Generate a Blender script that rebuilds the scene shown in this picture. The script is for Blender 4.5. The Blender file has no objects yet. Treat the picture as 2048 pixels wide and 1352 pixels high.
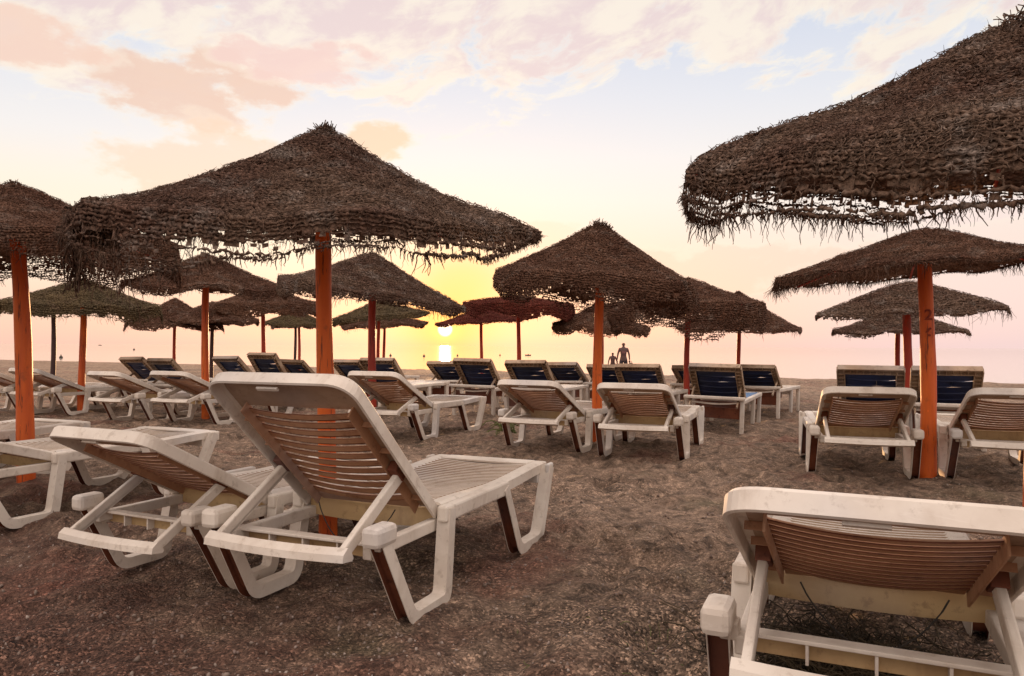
import bpy, bmesh, math, random
import numpy as np
from mathutils import Vector, Matrix, Euler, noise as mnoise

R_ = math.radians
scene = bpy.context.scene
COL = scene.collection

# ------------------------------------------------------------------ camera
F = 1500.0                      # focal length in photograph pixels (2048 wide)
CAMH = 1.10
cam_d = bpy.data.cameras.new("camera")
cam_d.sensor_width = 36.0
cam_d.lens = 36.0 * F / 2048.0
cam_d.clip_start = 0.05
cam_d.clip_end = 60000.0
cam = bpy.data.objects.new("camera", cam_d)
COL.objects.link(cam)
CM = Matrix.Rotation(R_(90 + 0.61), 3, 'X') @ Matrix.Rotation(R_(0.28), 3, 'Z')
cam.matrix_world = Matrix.Translation((0, 0, CAMH)) @ CM.to_4x4()
scene.camera = cam


def ray(px, py):
    d = CM @ Vector(((px - 1024) / F, -(py - 676) / F, -1.0))
    return d / d.y                                   # scaled to unit depth


def at(px, py, depth):
    return Vector((0, 0, CAMH)) + ray(px, py) * depth


def ground_at(px, py):
    d = ray(px, py)
    k = -CAMH / d.z
    return Vector((d.x * k, d.y * k, 0))


# ------------------------------------------------------------------ sky, sun
SUN_AZ, SUN_EL = -5.1, 1.25           # degrees; azimuth from +Y towards +X
sun_dir = Vector((math.sin(R_(SUN_AZ)) * math.cos(R_(SUN_EL)), math.cos(R_(SUN_AZ)) * math.cos(R_(SUN_EL)), math.sin(R_(SUN_EL))))

w = bpy.data.worlds.new("World")
scene.world = w
w.use_nodes = True
nt = w.node_tree
nt.nodes.clear()


class NT:
    """small helper for node trees"""
    def __init__(s, nt): s.nt = nt
    def n(s, t, **kw):
        nd = s.nt.nodes.new(t)
        for k, v in kw.items(): setattr(nd, k, v)
        return nd
    def link(s, a, b): s.nt.links.new(a, b)
    def put(s, sock, v):
        if hasattr(v, 'is_linked') or isinstance(v, bpy.types.NodeSocket): s.link(v, sock)
        else: sock.default_value = v
    def m(s, op, a, b=0.0, c=0.0, clamp=False):
        nd = s.n('ShaderNodeMath', operation=op, use_clamp=clamp)
        s.put(nd.inputs[0], a); s.put(nd.inputs[1], b); s.put(nd.inputs[2], c)
        return nd.outputs[0]
    def vm(s, op, a, b=(0, 0, 0), out=0):
        nd = s.n('ShaderNodeVectorMath', operation=op)
        s.put(nd.inputs[0], a); s.put(nd.inputs[1], b)
        return nd.outputs[out]
    def scale(s, a, k):
        nd = s.n('ShaderNodeVectorMath', operation='SCALE')
        s.put(nd.inputs[0], a); s.put(nd.inputs[3], k)
        return nd.outputs[0]
    def mix(s, f, a, b, mode='MIX'):
        nd = s.n('ShaderNodeMix', data_type='RGBA', blend_type=mode)
        s.put(nd.inputs[0], f)
        for sk, v in ((nd.inputs[6], a), (nd.inputs[7], b)):
            s.put(sk, (v[0], v[1], v[2], 1) if isinstance(v, (tuple, list)) else v)
        return nd.outputs[2]
    def ramp(s, f, stops, interp='LINEAR'):
        nd = s.n('ShaderNodeValToRGB')
        cr = nd.color_ramp; cr.interpolation = interp
        while len(cr.elements) < len(stops): cr.elements.new(0.5)
        for e, (p, c) in zip(cr.elements, stops):
            e.position = p
            e.color = (c, c, c, 1) if isinstance(c, (int, float)) else (c[0], c[1], c[2], 1)
        s.put(nd.inputs[0], f)
        return nd.outputs[0]
    def sm(s, x, a, b):
        nd = s.n('ShaderNodeMapRange', interpolation_type='SMOOTHSTEP')
        s.put(nd.inputs[0], x); s.put(nd.inputs[1], a); s.put(nd.inputs[2], b)
        return nd.outputs[0]
    def noise(s, vec, scale, detail=4, rough=0.5, dist=0.0, out=0):
        nd = s.n('ShaderNodeTexNoise')
        if vec is not None: s.put(nd.inputs['Vector'], vec)
        s.put(nd.inputs['Scale'], scale); s.put(nd.inputs['Detail'], detail)
        s.put(nd.inputs['Roughness'], rough); s.put(nd.inputs['Distortion'], dist)
        return nd.outputs[out]
    def comb(s, x, y, z=0.0):
        nd = s.n('ShaderNodeCombineXYZ')
        s.put(nd.inputs[0], x); s.put(nd.inputs[1], y); s.put(nd.inputs[2], z)
        return nd.outputs[0]


def build_world():
    g = NT(nt)
    tc = g.n('ShaderNodeTexCoord')
    d = g.vm('NORMALIZE', tc.outputs['Generated'])
    sep = g.n('ShaderNodeSeparateXYZ'); g.link(d, sep.inputs[0])
    x, y, z = sep.outputs
    el = g.m('MULTIPLY', g.m('ARCSINE', z), 57.2958)
    az = g.m('MULTIPLY', g.m('ARCTAN2', x, y), 57.2958)
    ael = g.m('ABSOLUTE', el)
    # clear sky from the horizon up
    base = g.ramp(g.m('DIVIDE', ael, 90.0), [
        (0.0, (0.90, 0.62, 0.52)), (0.035, (0.93, 0.67, 0.57)), (0.075, (0.97, 0.77, 0.64)),
        (0.12, (0.97, 0.87, 0.80)), (0.155, (0.91, 0.87, 0.86)), (0.20, (0.80, 0.81, 0.87)),
        (0.27, (0.64, 0.70, 0.84)), (1.0, (0.50, 0.56, 0.72))])
    # right side slightly lilac at the horizon
    lil = g.m('MULTIPLY', g.sm(az, 8.0, 34.0), g.sm(ael, 14.0, 2.0))
    base = g.mix(g.m('MULTIPLY', lil, 0.75), base, (0.91, 0.74, 0.76))
    lcre = g.m('MULTIPLY', g.sm(az, 6.0, -12.0), g.m('MULTIPLY', g.sm(ael, 3.0, 7.0), g.sm(ael, 14.0, 9.0)))
    base = g.mix(g.m('MULTIPLY', lcre, 0.7), base, (1.0, 0.89, 0.72))
    # high clouds: noise on a flattened plane overhead
    inv = g.m('DIVIDE', 1.0, g.m('ADD', ael, 9.0))
    pl = g.comb(g.m('ADD', g.m('MULTIPLY', az, 0.050), g.m('MULTIPLY', el, -0.035)), g.m('MULTIPLY', inv, 78.0), 0.3)
    warp = g.noise(pl, 2.2, 3, 0.5, out=1)
    pl2 = g.vm('ADD', pl, g.scale(g.vm('SUBTRACT', warp, (0.5, 0.5, 0.5)), 0.35))
    n1 = g.noise(pl2, 2.6, 8, 0.62)
    n2 = g.noise(g.vm('ADD', pl2, (4.1, 0.35, 2.0)), 5.5, 8, 0.6)
    cov = g.ramp(g.m('DIVIDE', ael, 90.0), [(0.0, 0.0), (0.17, 0.0), (0.20, 0.07), (0.235, 0.17), (0.27, 0.29), (1.0, 0.25)])
    side = g.m('MULTIPLY', g.sm(az, 10.0, -14.0), 0.09)
    dens = g.m('ADD', g.m('ADD', n1, g.m('MULTIPLY', g.m('SUBTRACT', n2, 0.5), 0.35)), g.m('ADD', cov, g.m('MULTIPLY', side, g.sm(ael, 12.0, 20.0))))
    cmask = g.m('MULTIPLY', g.sm(dens, 0.585, 0.70), g.sm(ael, 13.5, 17.5))
    ccol = g.mix(g.sm(n2, 0.40, 0.62), (0.86, 0.68, 0.66), (1.0, 0.88, 0.74))
    ccol = g.mix(g.sm(dens, 0.60, 0.74), (1.0, 0.94, 0.82), ccol)
    sky = g.mix(g.m('MULTIPLY', cmask, 0.88), base, ccol)
    # a few cumulus-like peach banks seen low over the sea
    nb = g.noise(g.comb(g.m('MULTIPLY', az, 0.09), g.m('MULTIPLY', el, 0.17), 1.7), 2.4, 7, 0.58)
    nbs = g.m('SUBTRACT', nb, 0.5)
    banks = [(-23.0, 17.4, 7.2, 2.9, 0.9, (0.87, 0.61, 0.49)), (-33.5, 18.8, 5.0, 1.6, 0.9, (0.93, 0.66, 0.54)),
             (-22.5, 12.2, 6.5, 3.4, 0.75, (0.97, 0.72, 0.55)), (-9.8, 15.0, 2.6, 1.5, 1.0, (0.95, 0.70, 0.52)),
             (-15.5, 20.0, 6.0, 1.5, 0.85, (0.92, 0.66, 0.60)), (16.0, 5.9, 13.0, 1.7, 0.6, (0.94, 0.67, 0.56)),
             (1.5, 8.6, 4.0, 1.1, 0.45, (0.95, 0.72, 0.56)), (30.0, 9.0, 7.0, 1.2, 0.4, (0.93, 0.74, 0.74))]
    for (a0, e0, sa, se, op, colr) in banks:
        q = g.m('ADD', g.m('POWER', g.m('DIVIDE', g.m('SUBTRACT', az, a0), sa), 2.0), g.m('POWER', g.m('DIVIDE', g.m('SUBTRACT', el, e0), se), 2.0))
        v = g.m('ADD', g.m('SUBTRACT', 1.15, q), g.m('MULTIPLY', nbs, 4.4))
        mk = g.m('MULTIPLY', g.sm(v, -0.15, 0.75), op)
        cc = g.mix(g.sm(v, 0.0, 0.8), (1.0, 0.90, 0.76), colr)
        sky = g.mix(mk, sky, cc)
    # glow round the low sun and the lit veil above it
    dot = g.vm('DOT_PRODUCT', d, tuple(sun_dir), out=1)
    ang = g.m('MULTIPLY', g.m('ARCCOSINE', g.m('MINIMUM', dot, 0.9999999)), 57.2958)
    q = g.m('ADD', g.m('POWER', g.m('DIVIDE', g.m('ADD', az, 4.0), 4.4), 2.0), g.m('POWER', g.m('DIVIDE', g.m('SUBTRACT', el, 4.6), 2.9), 2.0))
    veil = g.m('EXPONENT', g.m('MULTIPLY', q, -1.0))
    sky = g.mix(g.m('MULTIPLY', veil, 0.80), sky, (0.88, 0.555, 0.25))
    q2 = g.m('ADD', g.m('POWER', g.m('DIVIDE', g.m('ADD', az, 3.6), 2.2), 2.0), g.m('POWER', g.m('DIVIDE', g.m('SUBTRACT', el, 5.3), 1.2), 2.0))
    core = g.m('EXPONENT', g.m('MULTIPLY', q2, -1.0))
    sky = g.mix(g.m('MULTIPLY', core, 0.6), sky, (0.88, 0.64, 0.32))
    halo = g.m('EXPONENT', g.m('MULTIPLY', g.m('POWER', g.m('DIVIDE', ang, 3.2), 2.0), -1.0))
    sky = g.mix(g.m('MULTIPLY', halo, 0.70), sky, (0.84, 0.42, 0.16))
    halo2 = g.m('EXPONENT', g.m('MULTIPLY', g.m('POWER', g.m('DIVIDE', ang, 1.0), 2.0), -1.0))
    sky = g.mix(g.m('MULTIPLY', halo2, 0.9), sky, (0.95, 0.72, 0.32))
    disc = g.sm(ang, 0.64, 0.34)
    sky = g.mix(disc, sky, (2.6, 2.4, 1.8))
    # unseen sky overhead and behind the camera, brightened as added fill light
    up = g.m('ADD', 1.0, g.m('ADD', g.m('MULTIPLY', g.sm(el, 26.0, 52.0), 1.35), g.m('MULTIPLY', g.m('MULTIPLY', g.sm(y, 0.25, -0.6), g.sm(el, 4.0, 20.0)), 0.35)))
    sky = g.scale(sky, up)
    # below the horizon: dim earth tone (hidden by sea and sand)
    sky = g.mix(g.sm(el, -0.4, -3.0), sky, (0.30, 0.22, 0.17))
    # physical atmosphere on top, as a small share
    st = g.n('ShaderNodeTexSky', sky_type='NISHITA')
    st.sun_disc = False
    st.sun_elevation = R_(SUN_EL)
    st.sun_rotation = R_(SUN_AZ)
    b1 = g.n('ShaderNodeBackground'); g.link(st.outputs[0], b1.inputs[0]); b1.inputs[1].default_value = 0.05
    b2 = g.n('ShaderNodeBackground'); g.link(sky, b2.inputs[0]); b2.inputs[1].default_value = 0.94
    ad = g.n('ShaderNodeAddShader'); g.link(b1.outputs[0], ad.inputs[0]); g.link(b2.outputs[0], ad.inputs[1])
    out = g.n('ShaderNodeOutputWorld'); g.link(ad.outputs[0], out.inputs[0])


build_world()
sd = bpy.data.lights.new("sun", 'SUN')
sd.energy = 4.0
sd.angle = R_(0.6)
sd.color = (1.0, 0.55, 0.25)
so = bpy.data.objects.new("sun", sd)
COL.objects.link(so)
so.rotation_euler = (-sun_dir).to_track_quat('-Z', 'Y').to_euler()

scene.view_settings.view_transform = 'Standard'
scene.view_settings.look = 'None'
scene.view_settings.exposure = 0.0
scene.view_settings.gamma = 1.0

# ------------------------------------------------------------------ materials
MAT = {}


def new_mat(name):
    m = bpy.data.materials.new(name)
    m.use_nodes = True
    m.node_tree.nodes.clear()
    g = NT(m.node_tree)
    b = g.n('ShaderNodeBsdfPrincipled')
    o = g.n('ShaderNodeOutputMaterial')
    g.link(b.outputs[0], o.inputs[0])
    MAT[name] = m
    return m, g, b, o


def bump(g, b, h, strength=0.5, dist=0.01):
    n = g.n('ShaderNodeBump')
    n.inputs['Strength'].default_value = strength
    n.inputs['Distance'].default_value = dist
    g.link(h, n.inputs['Height'])
    g.link(n.outputs[0], b.inputs['Normal'])


def plastic(name, c1, c2, dirt, amount=0.5, rough=0.5):
    m, g, b, o = new_mat(name)
    tc = g.n('ShaderNodeTexCoord'); oi = g.n('ShaderNodeObjectInfo')
    p = g.vm('ADD', tc.outputs['Object'], g.scale((7.3, 3.1, 5.7), g.m('MULTIPLY', oi.outputs['Random'], 9.0)))
    n1 = g.noise(p, 3.5, 5, 0.6)
    n2 = g.noise(p, 22.0, 6, 0.7)
    n3 = g.noise(g.vm('MULTIPLY', p, (1, 1, 0.35)), 9.0, 6, 0.65, 0.6)
    col = g.mix(g.sm(n1, 0.35, 0.65), c1, c2)
    col = g.mix(g.m('MULTIPLY', g.sm(n3, 0.52, 0.72), amount), col, dirt)
    col = g.mix(g.m('MULTIPLY', g.sm(n2, 0.55, 0.68), amount * 0.9), col, (dirt[0] * 0.6, dirt[1] * 0.55, dirt[2] * 0.5))
    n4 = g.noise(g.vm('MULTIPLY', p, (1.0, 6.0, 6.0)), 7.0, 6, 0.75, 0.8)
    col = g.mix(g.m('MULTIPLY', g.sm(n4, 0.60, 0.66), amount * 0.5), col, (c1[0] * 1.12, c1[1] * 1.15, c1[2] * 1.2))
    n5 = g.noise(p, 1.3, 3, 0.5)
    col = g.mix(g.m('MULTIPLY', g.sm(n5, 0.5, 0.7), 0.35), col, g.scale((0.78, 0.80, 0.86), c1[0] * 0.78))
    g.link(col, b.inputs['Base Color'])
    g.link(g.m('ADD', g.m('MULTIPLY', n2, 0.25), rough), b.inputs['Roughness'])
    b.inputs['Specular IOR Level'].default_value = 0.35
    bump(g, b, g.noise(p, 90.0, 3, 0.6), 0.18, 0.002)
    return m


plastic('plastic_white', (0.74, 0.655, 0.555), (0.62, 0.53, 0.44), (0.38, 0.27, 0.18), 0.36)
plastic('plastic_shade_tan', (0.44, 0.31, 0.215), (0.33, 0.22, 0.14), (0.20, 0.11, 0.06), 0.5)  # backrest underside: shade and warm ground bounce put into the colour
plastic('plastic_slat', (0.50, 0.275, 0.155), (0.39, 0.195, 0.105), (0.24, 0.10, 0.05), 0.5)  # orange-brown ground bounce on the backrest slats, put into their colour
plastic('plastic_shade_grime', (0.20, 0.062, 0.028), (0.12, 0.034, 0.016), (0.05, 0.018, 0.010), 0.6, 0.65)  # dirt inside the legs, plus shade of gaps and recesses put into the colour
plastic('plastic_aged', (0.42, 0.30, 0.20), (0.26, 0.165, 0.10), (0.08, 0.045, 0.025), 0.65, 0.6)
plastic('plastic_yellowed', (0.58, 0.40, 0.20), (0.47, 0.31, 0.15), (0.30, 0.17, 0.08), 0.45)
plastic('slat_navy', (0.012, 0.022, 0.075), (0.008, 0.014, 0.045), (0.03, 0.035, 0.05), 0.3, 0.32)
plastic('slat_blue', (0.16, 0.27, 0.45), (0.12, 0.21, 0.38), (0.3, 0.3, 0.3), 0.3, 0.4)


def orange_paint(name, c1, c2):
    m, g, b, o = new_mat(name)
    tc = g.n('ShaderNodeTexCoord'); oi = g.n('ShaderNodeObjectInfo')
    p = g.vm('ADD', tc.outputs['Object'], g.scale((7.3, 3.1, 5.7), g.m('MULTIPLY', oi.outputs['Random'], 9.0)))
    ps = g.vm('MULTIPLY', p, (1.0, 1.0, 0.12))
    n1 = g.noise(ps, 28.0, 5, 0.65)
    n2 = g.noise(ps, 9.0, 4, 0.5, 0.4)
    n3 = g.noise(p, 4.0, 5, 0.6)
    col = g.mix(g.sm(n2, 0.35, 0.65), c1, c2)
    col = g.mix(g.m('MULTIPLY', g.sm(n1, 0.60, 0.74), 0.5), col, (0.14, 0.025, 0.01))
    col = g.mix(g.m('MULTIPLY', g.sm(n3, 0.60, 0.68), 0.45), col, (0.20, 0.045, 0.015))
    g.link(col, b.inputs['Base Color'])
    n9 = g.noise(g.vm('MULTIPLY', p, (1.0, 1.0, 0.05)), 60.0, 4, 0.7)
    n10 = g.noise(g.vm('MULTIPLY', p, (1.0, 1.0, 0.4)), 30.0, 5, 0.7)
    col2 = g.mix(g.m('MULTIPLY', g.sm(n9, 0.60, 0.65), 0.75), col, (0.07, 0.018, 0.008))
    col2 = g.mix(g.m('MULTIPLY', g.sm(n10, 0.66, 0.70), 0.6), col2, g.scale(col, 1.7))
    g.link(col2, b.inputs['Base Color'])
    b.inputs['Roughness'].default_value = 0.55
    n8 = g.noise(g.vm('MULTIPLY', p, (1.0, 1.0, 0.05)), 60.0, 4, 0.7)
    hh = g.m('ADD', n1, g.m('MULTIPLY', g.sm(n8, 0.60, 0.66), -1.2))
    bump(g, b, hh, 0.7, 0.006)


orange_paint('pole_orange', (0.76, 0.145, 0.008), (0.56, 0.080, 0.006))
orange_paint('pole_red', (0.48, 0.040, 0.008), (0.32, 0.022, 0.006))
orange_paint('pole_dark', (0.06, 0.018, 0.012), (0.04, 0.012, 0.010))


def heather(name, a, b_, c):
    m, g, b, o = new_mat(name)
    tc = g.n('ShaderNodeTexCoord'); oi = g.n('ShaderNodeObjectInfo')
    p = g.vm('ADD', tc.outputs['Object'], g.scale((7.3, 3.1, 5.7), g.m('MULTIPLY', oi.outputs['Random'], 9.0)))
    n1 = g.noise(p, 1.6, 4, 0.6)
    n2 = g.noise(p, 55.0, 4, 0.75)
    n3 = g.noise(p, 6.0, 5, 0.7)
    col = g.mix(g.sm(n1, 0.38, 0.62), a, b_)
    col = g.mix(g.m('MULTIPLY', g.sm(n3, 0.5, 0.68), 0.75), col, c)
    col = g.mix(g.sm(n2, 0.30, 0.72), g.scale(col, 0.35), g.scale(col, 1.65))
    g.link(col, b.inputs['Base Color'])
    b.inputs['Roughness'].default_value = 0.95
    b.inputs['Specular IOR Level'].default_value = 0.12
    bump(g, b, n2, 0.8, 0.006)
    # thin dry fibre lets some light through
    tr = g.n('ShaderNodeBsdfTranslucent'); g.link(g.scale(col, 1.5), tr.inputs[0])
    mx = g.n('ShaderNodeMixShader'); mx.inputs[0].default_value = 0.15
    g.link(b.outputs[0], mx.inputs[1]); g.link(tr.outputs[0], mx.inputs[2])
    g.link(mx.outputs[0], o.inputs[0])


heather('heather_grey', (0.140, 0.088, 0.060), (0.105, 0.058, 0.040), (0.225, 0.180, 0.150))
heather('heather_brown', (0.135, 0.070, 0.044), (0.100, 0.048, 0.030), (0.185, 0.130, 0.100))
heather('heather_olive', (0.130, 0.090, 0.046), (0.098, 0.072, 0.040), (0.130, 0.085, 0.055))
heather('heather_red', (0.13, 0.032, 0.020), (0.09, 0.020, 0.014), (0.13, 0.048, 0.030))  # red glow of the low sun put into the straw colour


def sand():
    m, g, b, o = new_mat('sand')
    tc = g.n('ShaderNodeTexCoord')
    p = tc.outputs['Object']
    n1 = g.noise(p, 0.45, 4, 0.55)
    n2 = g.noise(p, 3.2, 6, 0.65)
    n3 = g.noise(p, 26.0, 5, 0.7)
    v = g.n('ShaderNodeTexVoronoi'); g.link(p, v.inputs['Vector']); v.inputs['Scale'].default_value = 110.0
    spy = g.n('ShaderNodeSeparateXYZ'); g.link(p, spy.inputs[0])
    grav = g.m('ADD', g.m('MULTIPLY', g.sm(spy.outputs[1], 5.5, 2.2), 0.55), g.m('MULTIPLY', g.sm(g.noise(g.vm('ADD', p, (5, 5, 0)), 0.7, 4, 0.6), 0.45, 0.62), 0.45))
    v2 = g.n('ShaderNodeTexVoronoi'); g.link(p, v2.inputs['Vector']); v2.inputs['Scale'].default_value = 48.0
    col = g.mix(g.sm(n1, 0.35, 0.65), (0.300, 0.205, 0.142), (0.235, 0.158, 0.108))
    col = g.mix(g.m('MULTIPLY', g.sm(n2, 0.50, 0.68), 0.65), col, (0.150, 0.092, 0.060))
    n7 = g.noise(p, 8.0, 5, 0.65, 0.6)  # dark and pale patches put the shading of the relief into the colour
    col = g.mix(g.m('MULTIPLY', g.sm(n7, 0.49, 0.64), 0.8), col, g.scale(col, 0.36))
    col = g.mix(g.m('MULTIPLY', g.sm(n7, 0.48, 0.34), 0.7), col, g.scale(col, 1.75))
    sx = g.n('ShaderNodeSeparateXYZ'); g.link(p, sx.inputs[0])
    near_shade = g.m('ADD', g.m('ADD', g.m('MULTIPLY', sx.outputs[0], -0.22), g.m('MULTIPLY', sx.outputs[1], -0.30)), g.m('MULTIPLY', n2, 0.9))
    col = g.mix(g.m('MULTIPLY', g.sm(near_shade, -0.60, -0.05), 0.88), col, (0.105, 0.050, 0.034))  # dark red near-left sand: shade under the parasol put into the colour
    n4 = g.noise(g.vm('ADD', p, (9, 4, 0)), 1.1, 5, 0.6)
    col = g.mix(g.m('MULTIPLY', g.sm(n4, 0.58, 0.72), 0.45), col, (0.125, 0.11, 0.06))
    n5 = g.noise(g.vm('ADD', p, (3, 14, 0)), 0.8, 5, 0.6)
    col = g.mix(g.m('MULTIPLY', g.sm(n5, 0.54, 0.68), 0.6), col, (0.19, 0.075, 0.05))
    sp = g.n('ShaderNodeSeparateColor'); g.link(v.outputs['Color'], sp.inputs[0])
    grain = g.ramp(sp.outputs[0], [(0.0, 0.22), (0.35, 0.65), (0.7, 1.1), (0.90, 1.9), (1.0, 3.4)])
    nf_ = g.noise(p, 130.0, 3, 0.7)
    fine = g.ramp(nf_, [(0.25, 0.55), (0.5, 1.0), (0.75, 1.55)])
    grain = g.mix(g.m('MULTIPLY_ADD', grav, 0.8, 0.2), fine, grain)
    col = g.mix(1.0, col, grain, 'MULTIPLY')
    col = g.mix(g.sm(n3, 0.3, 0.7), g.scale(col, 0.7), g.scale(col, 1.25))
    g.link(col, b.inputs['Base Color'])
    b.inputs['Roughness'].default_value = 0.9
    b.inputs['Specular IOR Level'].default_value = 0.25
    n6 = g.noise(p, 9.0, 5, 0.62, 0.5)
    h = g.m('ADD', g.m('MULTIPLY', g.m('MULTIPLY', g.m('SUBTRACT', 1.0, v.outputs['Distance']), 0.5), grav), g.m('ADD', g.m('MULTIPLY', n3, 1.3), g.m('MULTIPLY', g.m('MULTIPLY', v2.outputs['Distance'], -0.6), grav)))
    h = g.m('ADD', h, g.m('MULTIPLY', n6, 3.6))
    bump(g, b, h, 1.0, 0.028)


sand()


def sea_mat():
    m, g, b, o = new_mat('sea_water')
    tc = g.n('ShaderNodeTexCoord')
    p = tc.outputs['Object']
    b.inputs['Base Color'].default_value = (0.42, 0.36, 0.32, 1)
    b.inputs['Roughness'].default_value = 0.07
    b.inputs['IOR'].default_value = 1.33
    b.inputs['Specular IOR Level'].default_value = 0.9
    h = g.m('ADD', g.m('MULTIPLY', g.noise(g.vm('MULTIPLY', p, (1, 0.8, 1)), 0.55, 4, 0.6), 1.0), g.m('MULTIPLY', g.noise(p, 3.5, 3, 0.6), 0.12))
    bump(g, b, h, 0.10, 0.25)


sea_mat()


def simple(name, c1, c2, scale=8.0, rough=0.8):
    m, g, b, o = new_mat(name)
    tc = g.n('ShaderNodeTexCoord')
    n = g.noise(tc.outputs['Object'], scale, 5, 0.6)
    g.link(g.mix(g.sm(n, 0.35, 0.65), c1, c2), b.inputs['Base Color'])
    b.inputs['Roughness'].default_value = rough
    bump(g, b, n, 0.3, 0.004)


simple('skin', (0.085, 0.035, 0.025), (0.06, 0.024, 0.018), 10.0, 0.6)
simple('shirt', (0.035, 0.012, 0.012), (0.16, 0.06, 0.055), 9.0)
simple('shorts', (0.018, 0.010, 0.012), (0.030, 0.016, 0.018), 9.0)
simple('hair', (0.012, 0.008, 0.006), (0.02, 0.014, 0.01), 40.0)
simple('bag_cloth', (0.05, 0.025, 0.02), (0.09, 0.05, 0.04), 14.0)
simple('buoy_dark', (0.03, 0.025, 0.02), (0.06, 0.045, 0.03), 6.0)
simple('pebble', (0.42, 0.34, 0.28), (0.16, 0.10, 0.08), 0.9)
simple('pebble_dark', (0.13, 0.08, 0.06), (0.24, 0.18, 0.14), 1.4)
simple('dry_weed', (0.095, 0.065, 0.030), (0.040, 0.026, 0.014), 5.0)
simple('green_leaf', (0.10, 0.13, 0.03), (0.16, 0.17, 0.05), 9.0)
simple('dark_paint', (0.20, 0.028, 0.010), (0.30, 0.045, 0.012), 45.0)
simple('wire', (0.03, 0.025, 0.02), (0.05, 0.04, 0.03), 30.0)
simple('rag', (0.28, 0.20, 0.17), (0.55, 0.45, 0.38), 6.0)

# ------------------------------------------------------------------ mesh helpers


def tag(o, label, cat, group=None, kind=None):
    if label: o['label'] = label
    if cat: o['category'] = cat
    if group: o['group'] = group
    if kind: o['kind'] = kind
    return o


def empty(name, loc=(0, 0, 0), rz=0.0):
    o = bpy.data.objects.new(name, None)
    o.empty_display_size = 0.1
    COL.objects.link(o)
    o.location = loc
    o.rotation_euler = (0, 0, rz)
    return o


def link_mesh(name, me, mats, parent=None, loc=None, rot=None):
    o = bpy.data.objects.new(name, me)
    for mt in mats: me.materials.append(MAT[mt])
    COL.objects.link(o)
    if parent: o.parent = parent
    if loc is not None: o.location = loc
    if rot is not None: o.rotation_euler = rot
    return o


def np_mesh(name, V, Fq, mats, parent=None, smooth=True, tri=False, loc=None, midx=None):
    me = bpy.data.meshes.new(name)
    V = np.asarray(V, dtype=np.float32); Fq = np.asarray(Fq, dtype=np.int32)
    k = Fq.shape[1]
    me.vertices.add(len(V)); me.vertices.foreach_set('co', V.ravel())
    me.loops.add(Fq.size); me.loops.foreach_set('vertex_index', Fq.ravel())
    me.polygons.add(len(Fq))
    me.polygons.foreach_set('loop_start', np.arange(0, Fq.size, k, dtype=np.int32))
    me.polygons.foreach_set('loop_total', np.full(len(Fq), k, dtype=np.int32))
    if smooth: me.polygons.foreach_set('use_smooth', np.ones(len(Fq), dtype=bool))
    if midx is not None: me.polygons.foreach_set('material_index', np.asarray(midx, dtype=np.int32))
    me.update(calc_edges=True); me.validate()
    return link_mesh(name, me, mats, parent, loc)


class MB:
    def __init__(s): s.bm = bmesh.new()
    def box(s, x0, x1, y0, y1, z0, z1, bev=0.004, mi=0, rot=None, piv=None):
        t = bmesh.new()
        bmesh.ops.create_cube(t, size=1.0)
        bmesh.ops.scale(t, vec=(abs(x1 - x0), abs(y1 - y0), abs(z1 - z0)), verts=t.verts)
        if bev > 0: bmesh.ops.bevel(t, geom=t.edges[:], offset=bev, segments=2, profile=0.5, affect='EDGES')
        bmesh.ops.translate(t, vec=((x0 + x1) / 2, (y0 + y1) / 2, (z0 + z1) / 2), verts=t.verts)
        if rot is not None: bmesh.ops.rotate(t, cent=piv, matrix=rot, verts=t.verts)
        s.add(t, mi)
    def bar(s, p, q, wx, wn, bev=0.004, mi=0):
        """beam from p to q in a plane x=const: wx wide in x, wn thick"""
        p = Vector(p); q = Vector(q); d = q - p; L = d.length
        t = bmesh.new()
        bmesh.ops.create_cube(t, size=1.0)
        bmesh.ops.scale(t, vec=(wx, wn, L), verts=t.verts)
        if bev > 0: bmesh.ops.bevel(t, geom=t.edges[:], offset=bev, segments=2, profile=0.5, affect='EDGES')
        zx = d.normalized()
        xx = Vector((1, 0, 0)); xx = (xx - zx * xx.dot(zx)).normalized()
        yx = zx.cross(xx)
        M = Matrix((xx, yx, zx)).transposed().to_4x4(); M.translation = (p + q) / 2
        bmesh.ops.transform(t, matrix=M, verts=t.verts)
        s.add(t, mi)
    def add(s, t, mi=0):
        vm = {}
        for v in t.verts: vm[v] = s.bm.verts.new(v.co)
        for f in t.faces:
            nf = s.bm.faces.new([vm[v] for v in f.verts]); nf.material_index = mi; nf.smooth = f.smooth
        t.free()
    def poly(s, pts, mi=0, smooth=False):
        f = s.bm.faces.new([s.bm.verts.new(p) for p in pts]); f.material_index = mi; f.smooth = smooth
    def sweep(s, frames, prof_mi, closed_ends=True, smooth=False):
        """frames: list of rings (lists of Vector); prof_mi: material per profile edge"""
        rings = [[s.bm.verts.new(p) for p in fr] for fr in frames]
        n = len(rings[0])
        for a, b in zip(rings, rings[1:]):
            for i in range(n):
                j = (i + 1) % n
                f = s.bm.faces.new((a[i], a[j], b[j], b[i])); f.material_index = prof_mi[i]; f.smooth = smooth
        if closed_ends:
            for r in (rings[0], rings[-1]):
                try:
                    f = s.bm.faces.new(r); f.material_index = prof_mi[0]
                except ValueError: pass
    def build(s, name, mats, parent=None, loc=None, rot=None):
        bmesh.ops.recalc_face_normals(s.bm, faces=s.bm.faces)
        me = bpy.data.meshes.new(name)
        s.bm.to_mesh(me); s.bm.free()
        return link_mesh(name, me, mats, parent, loc, rot)


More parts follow.
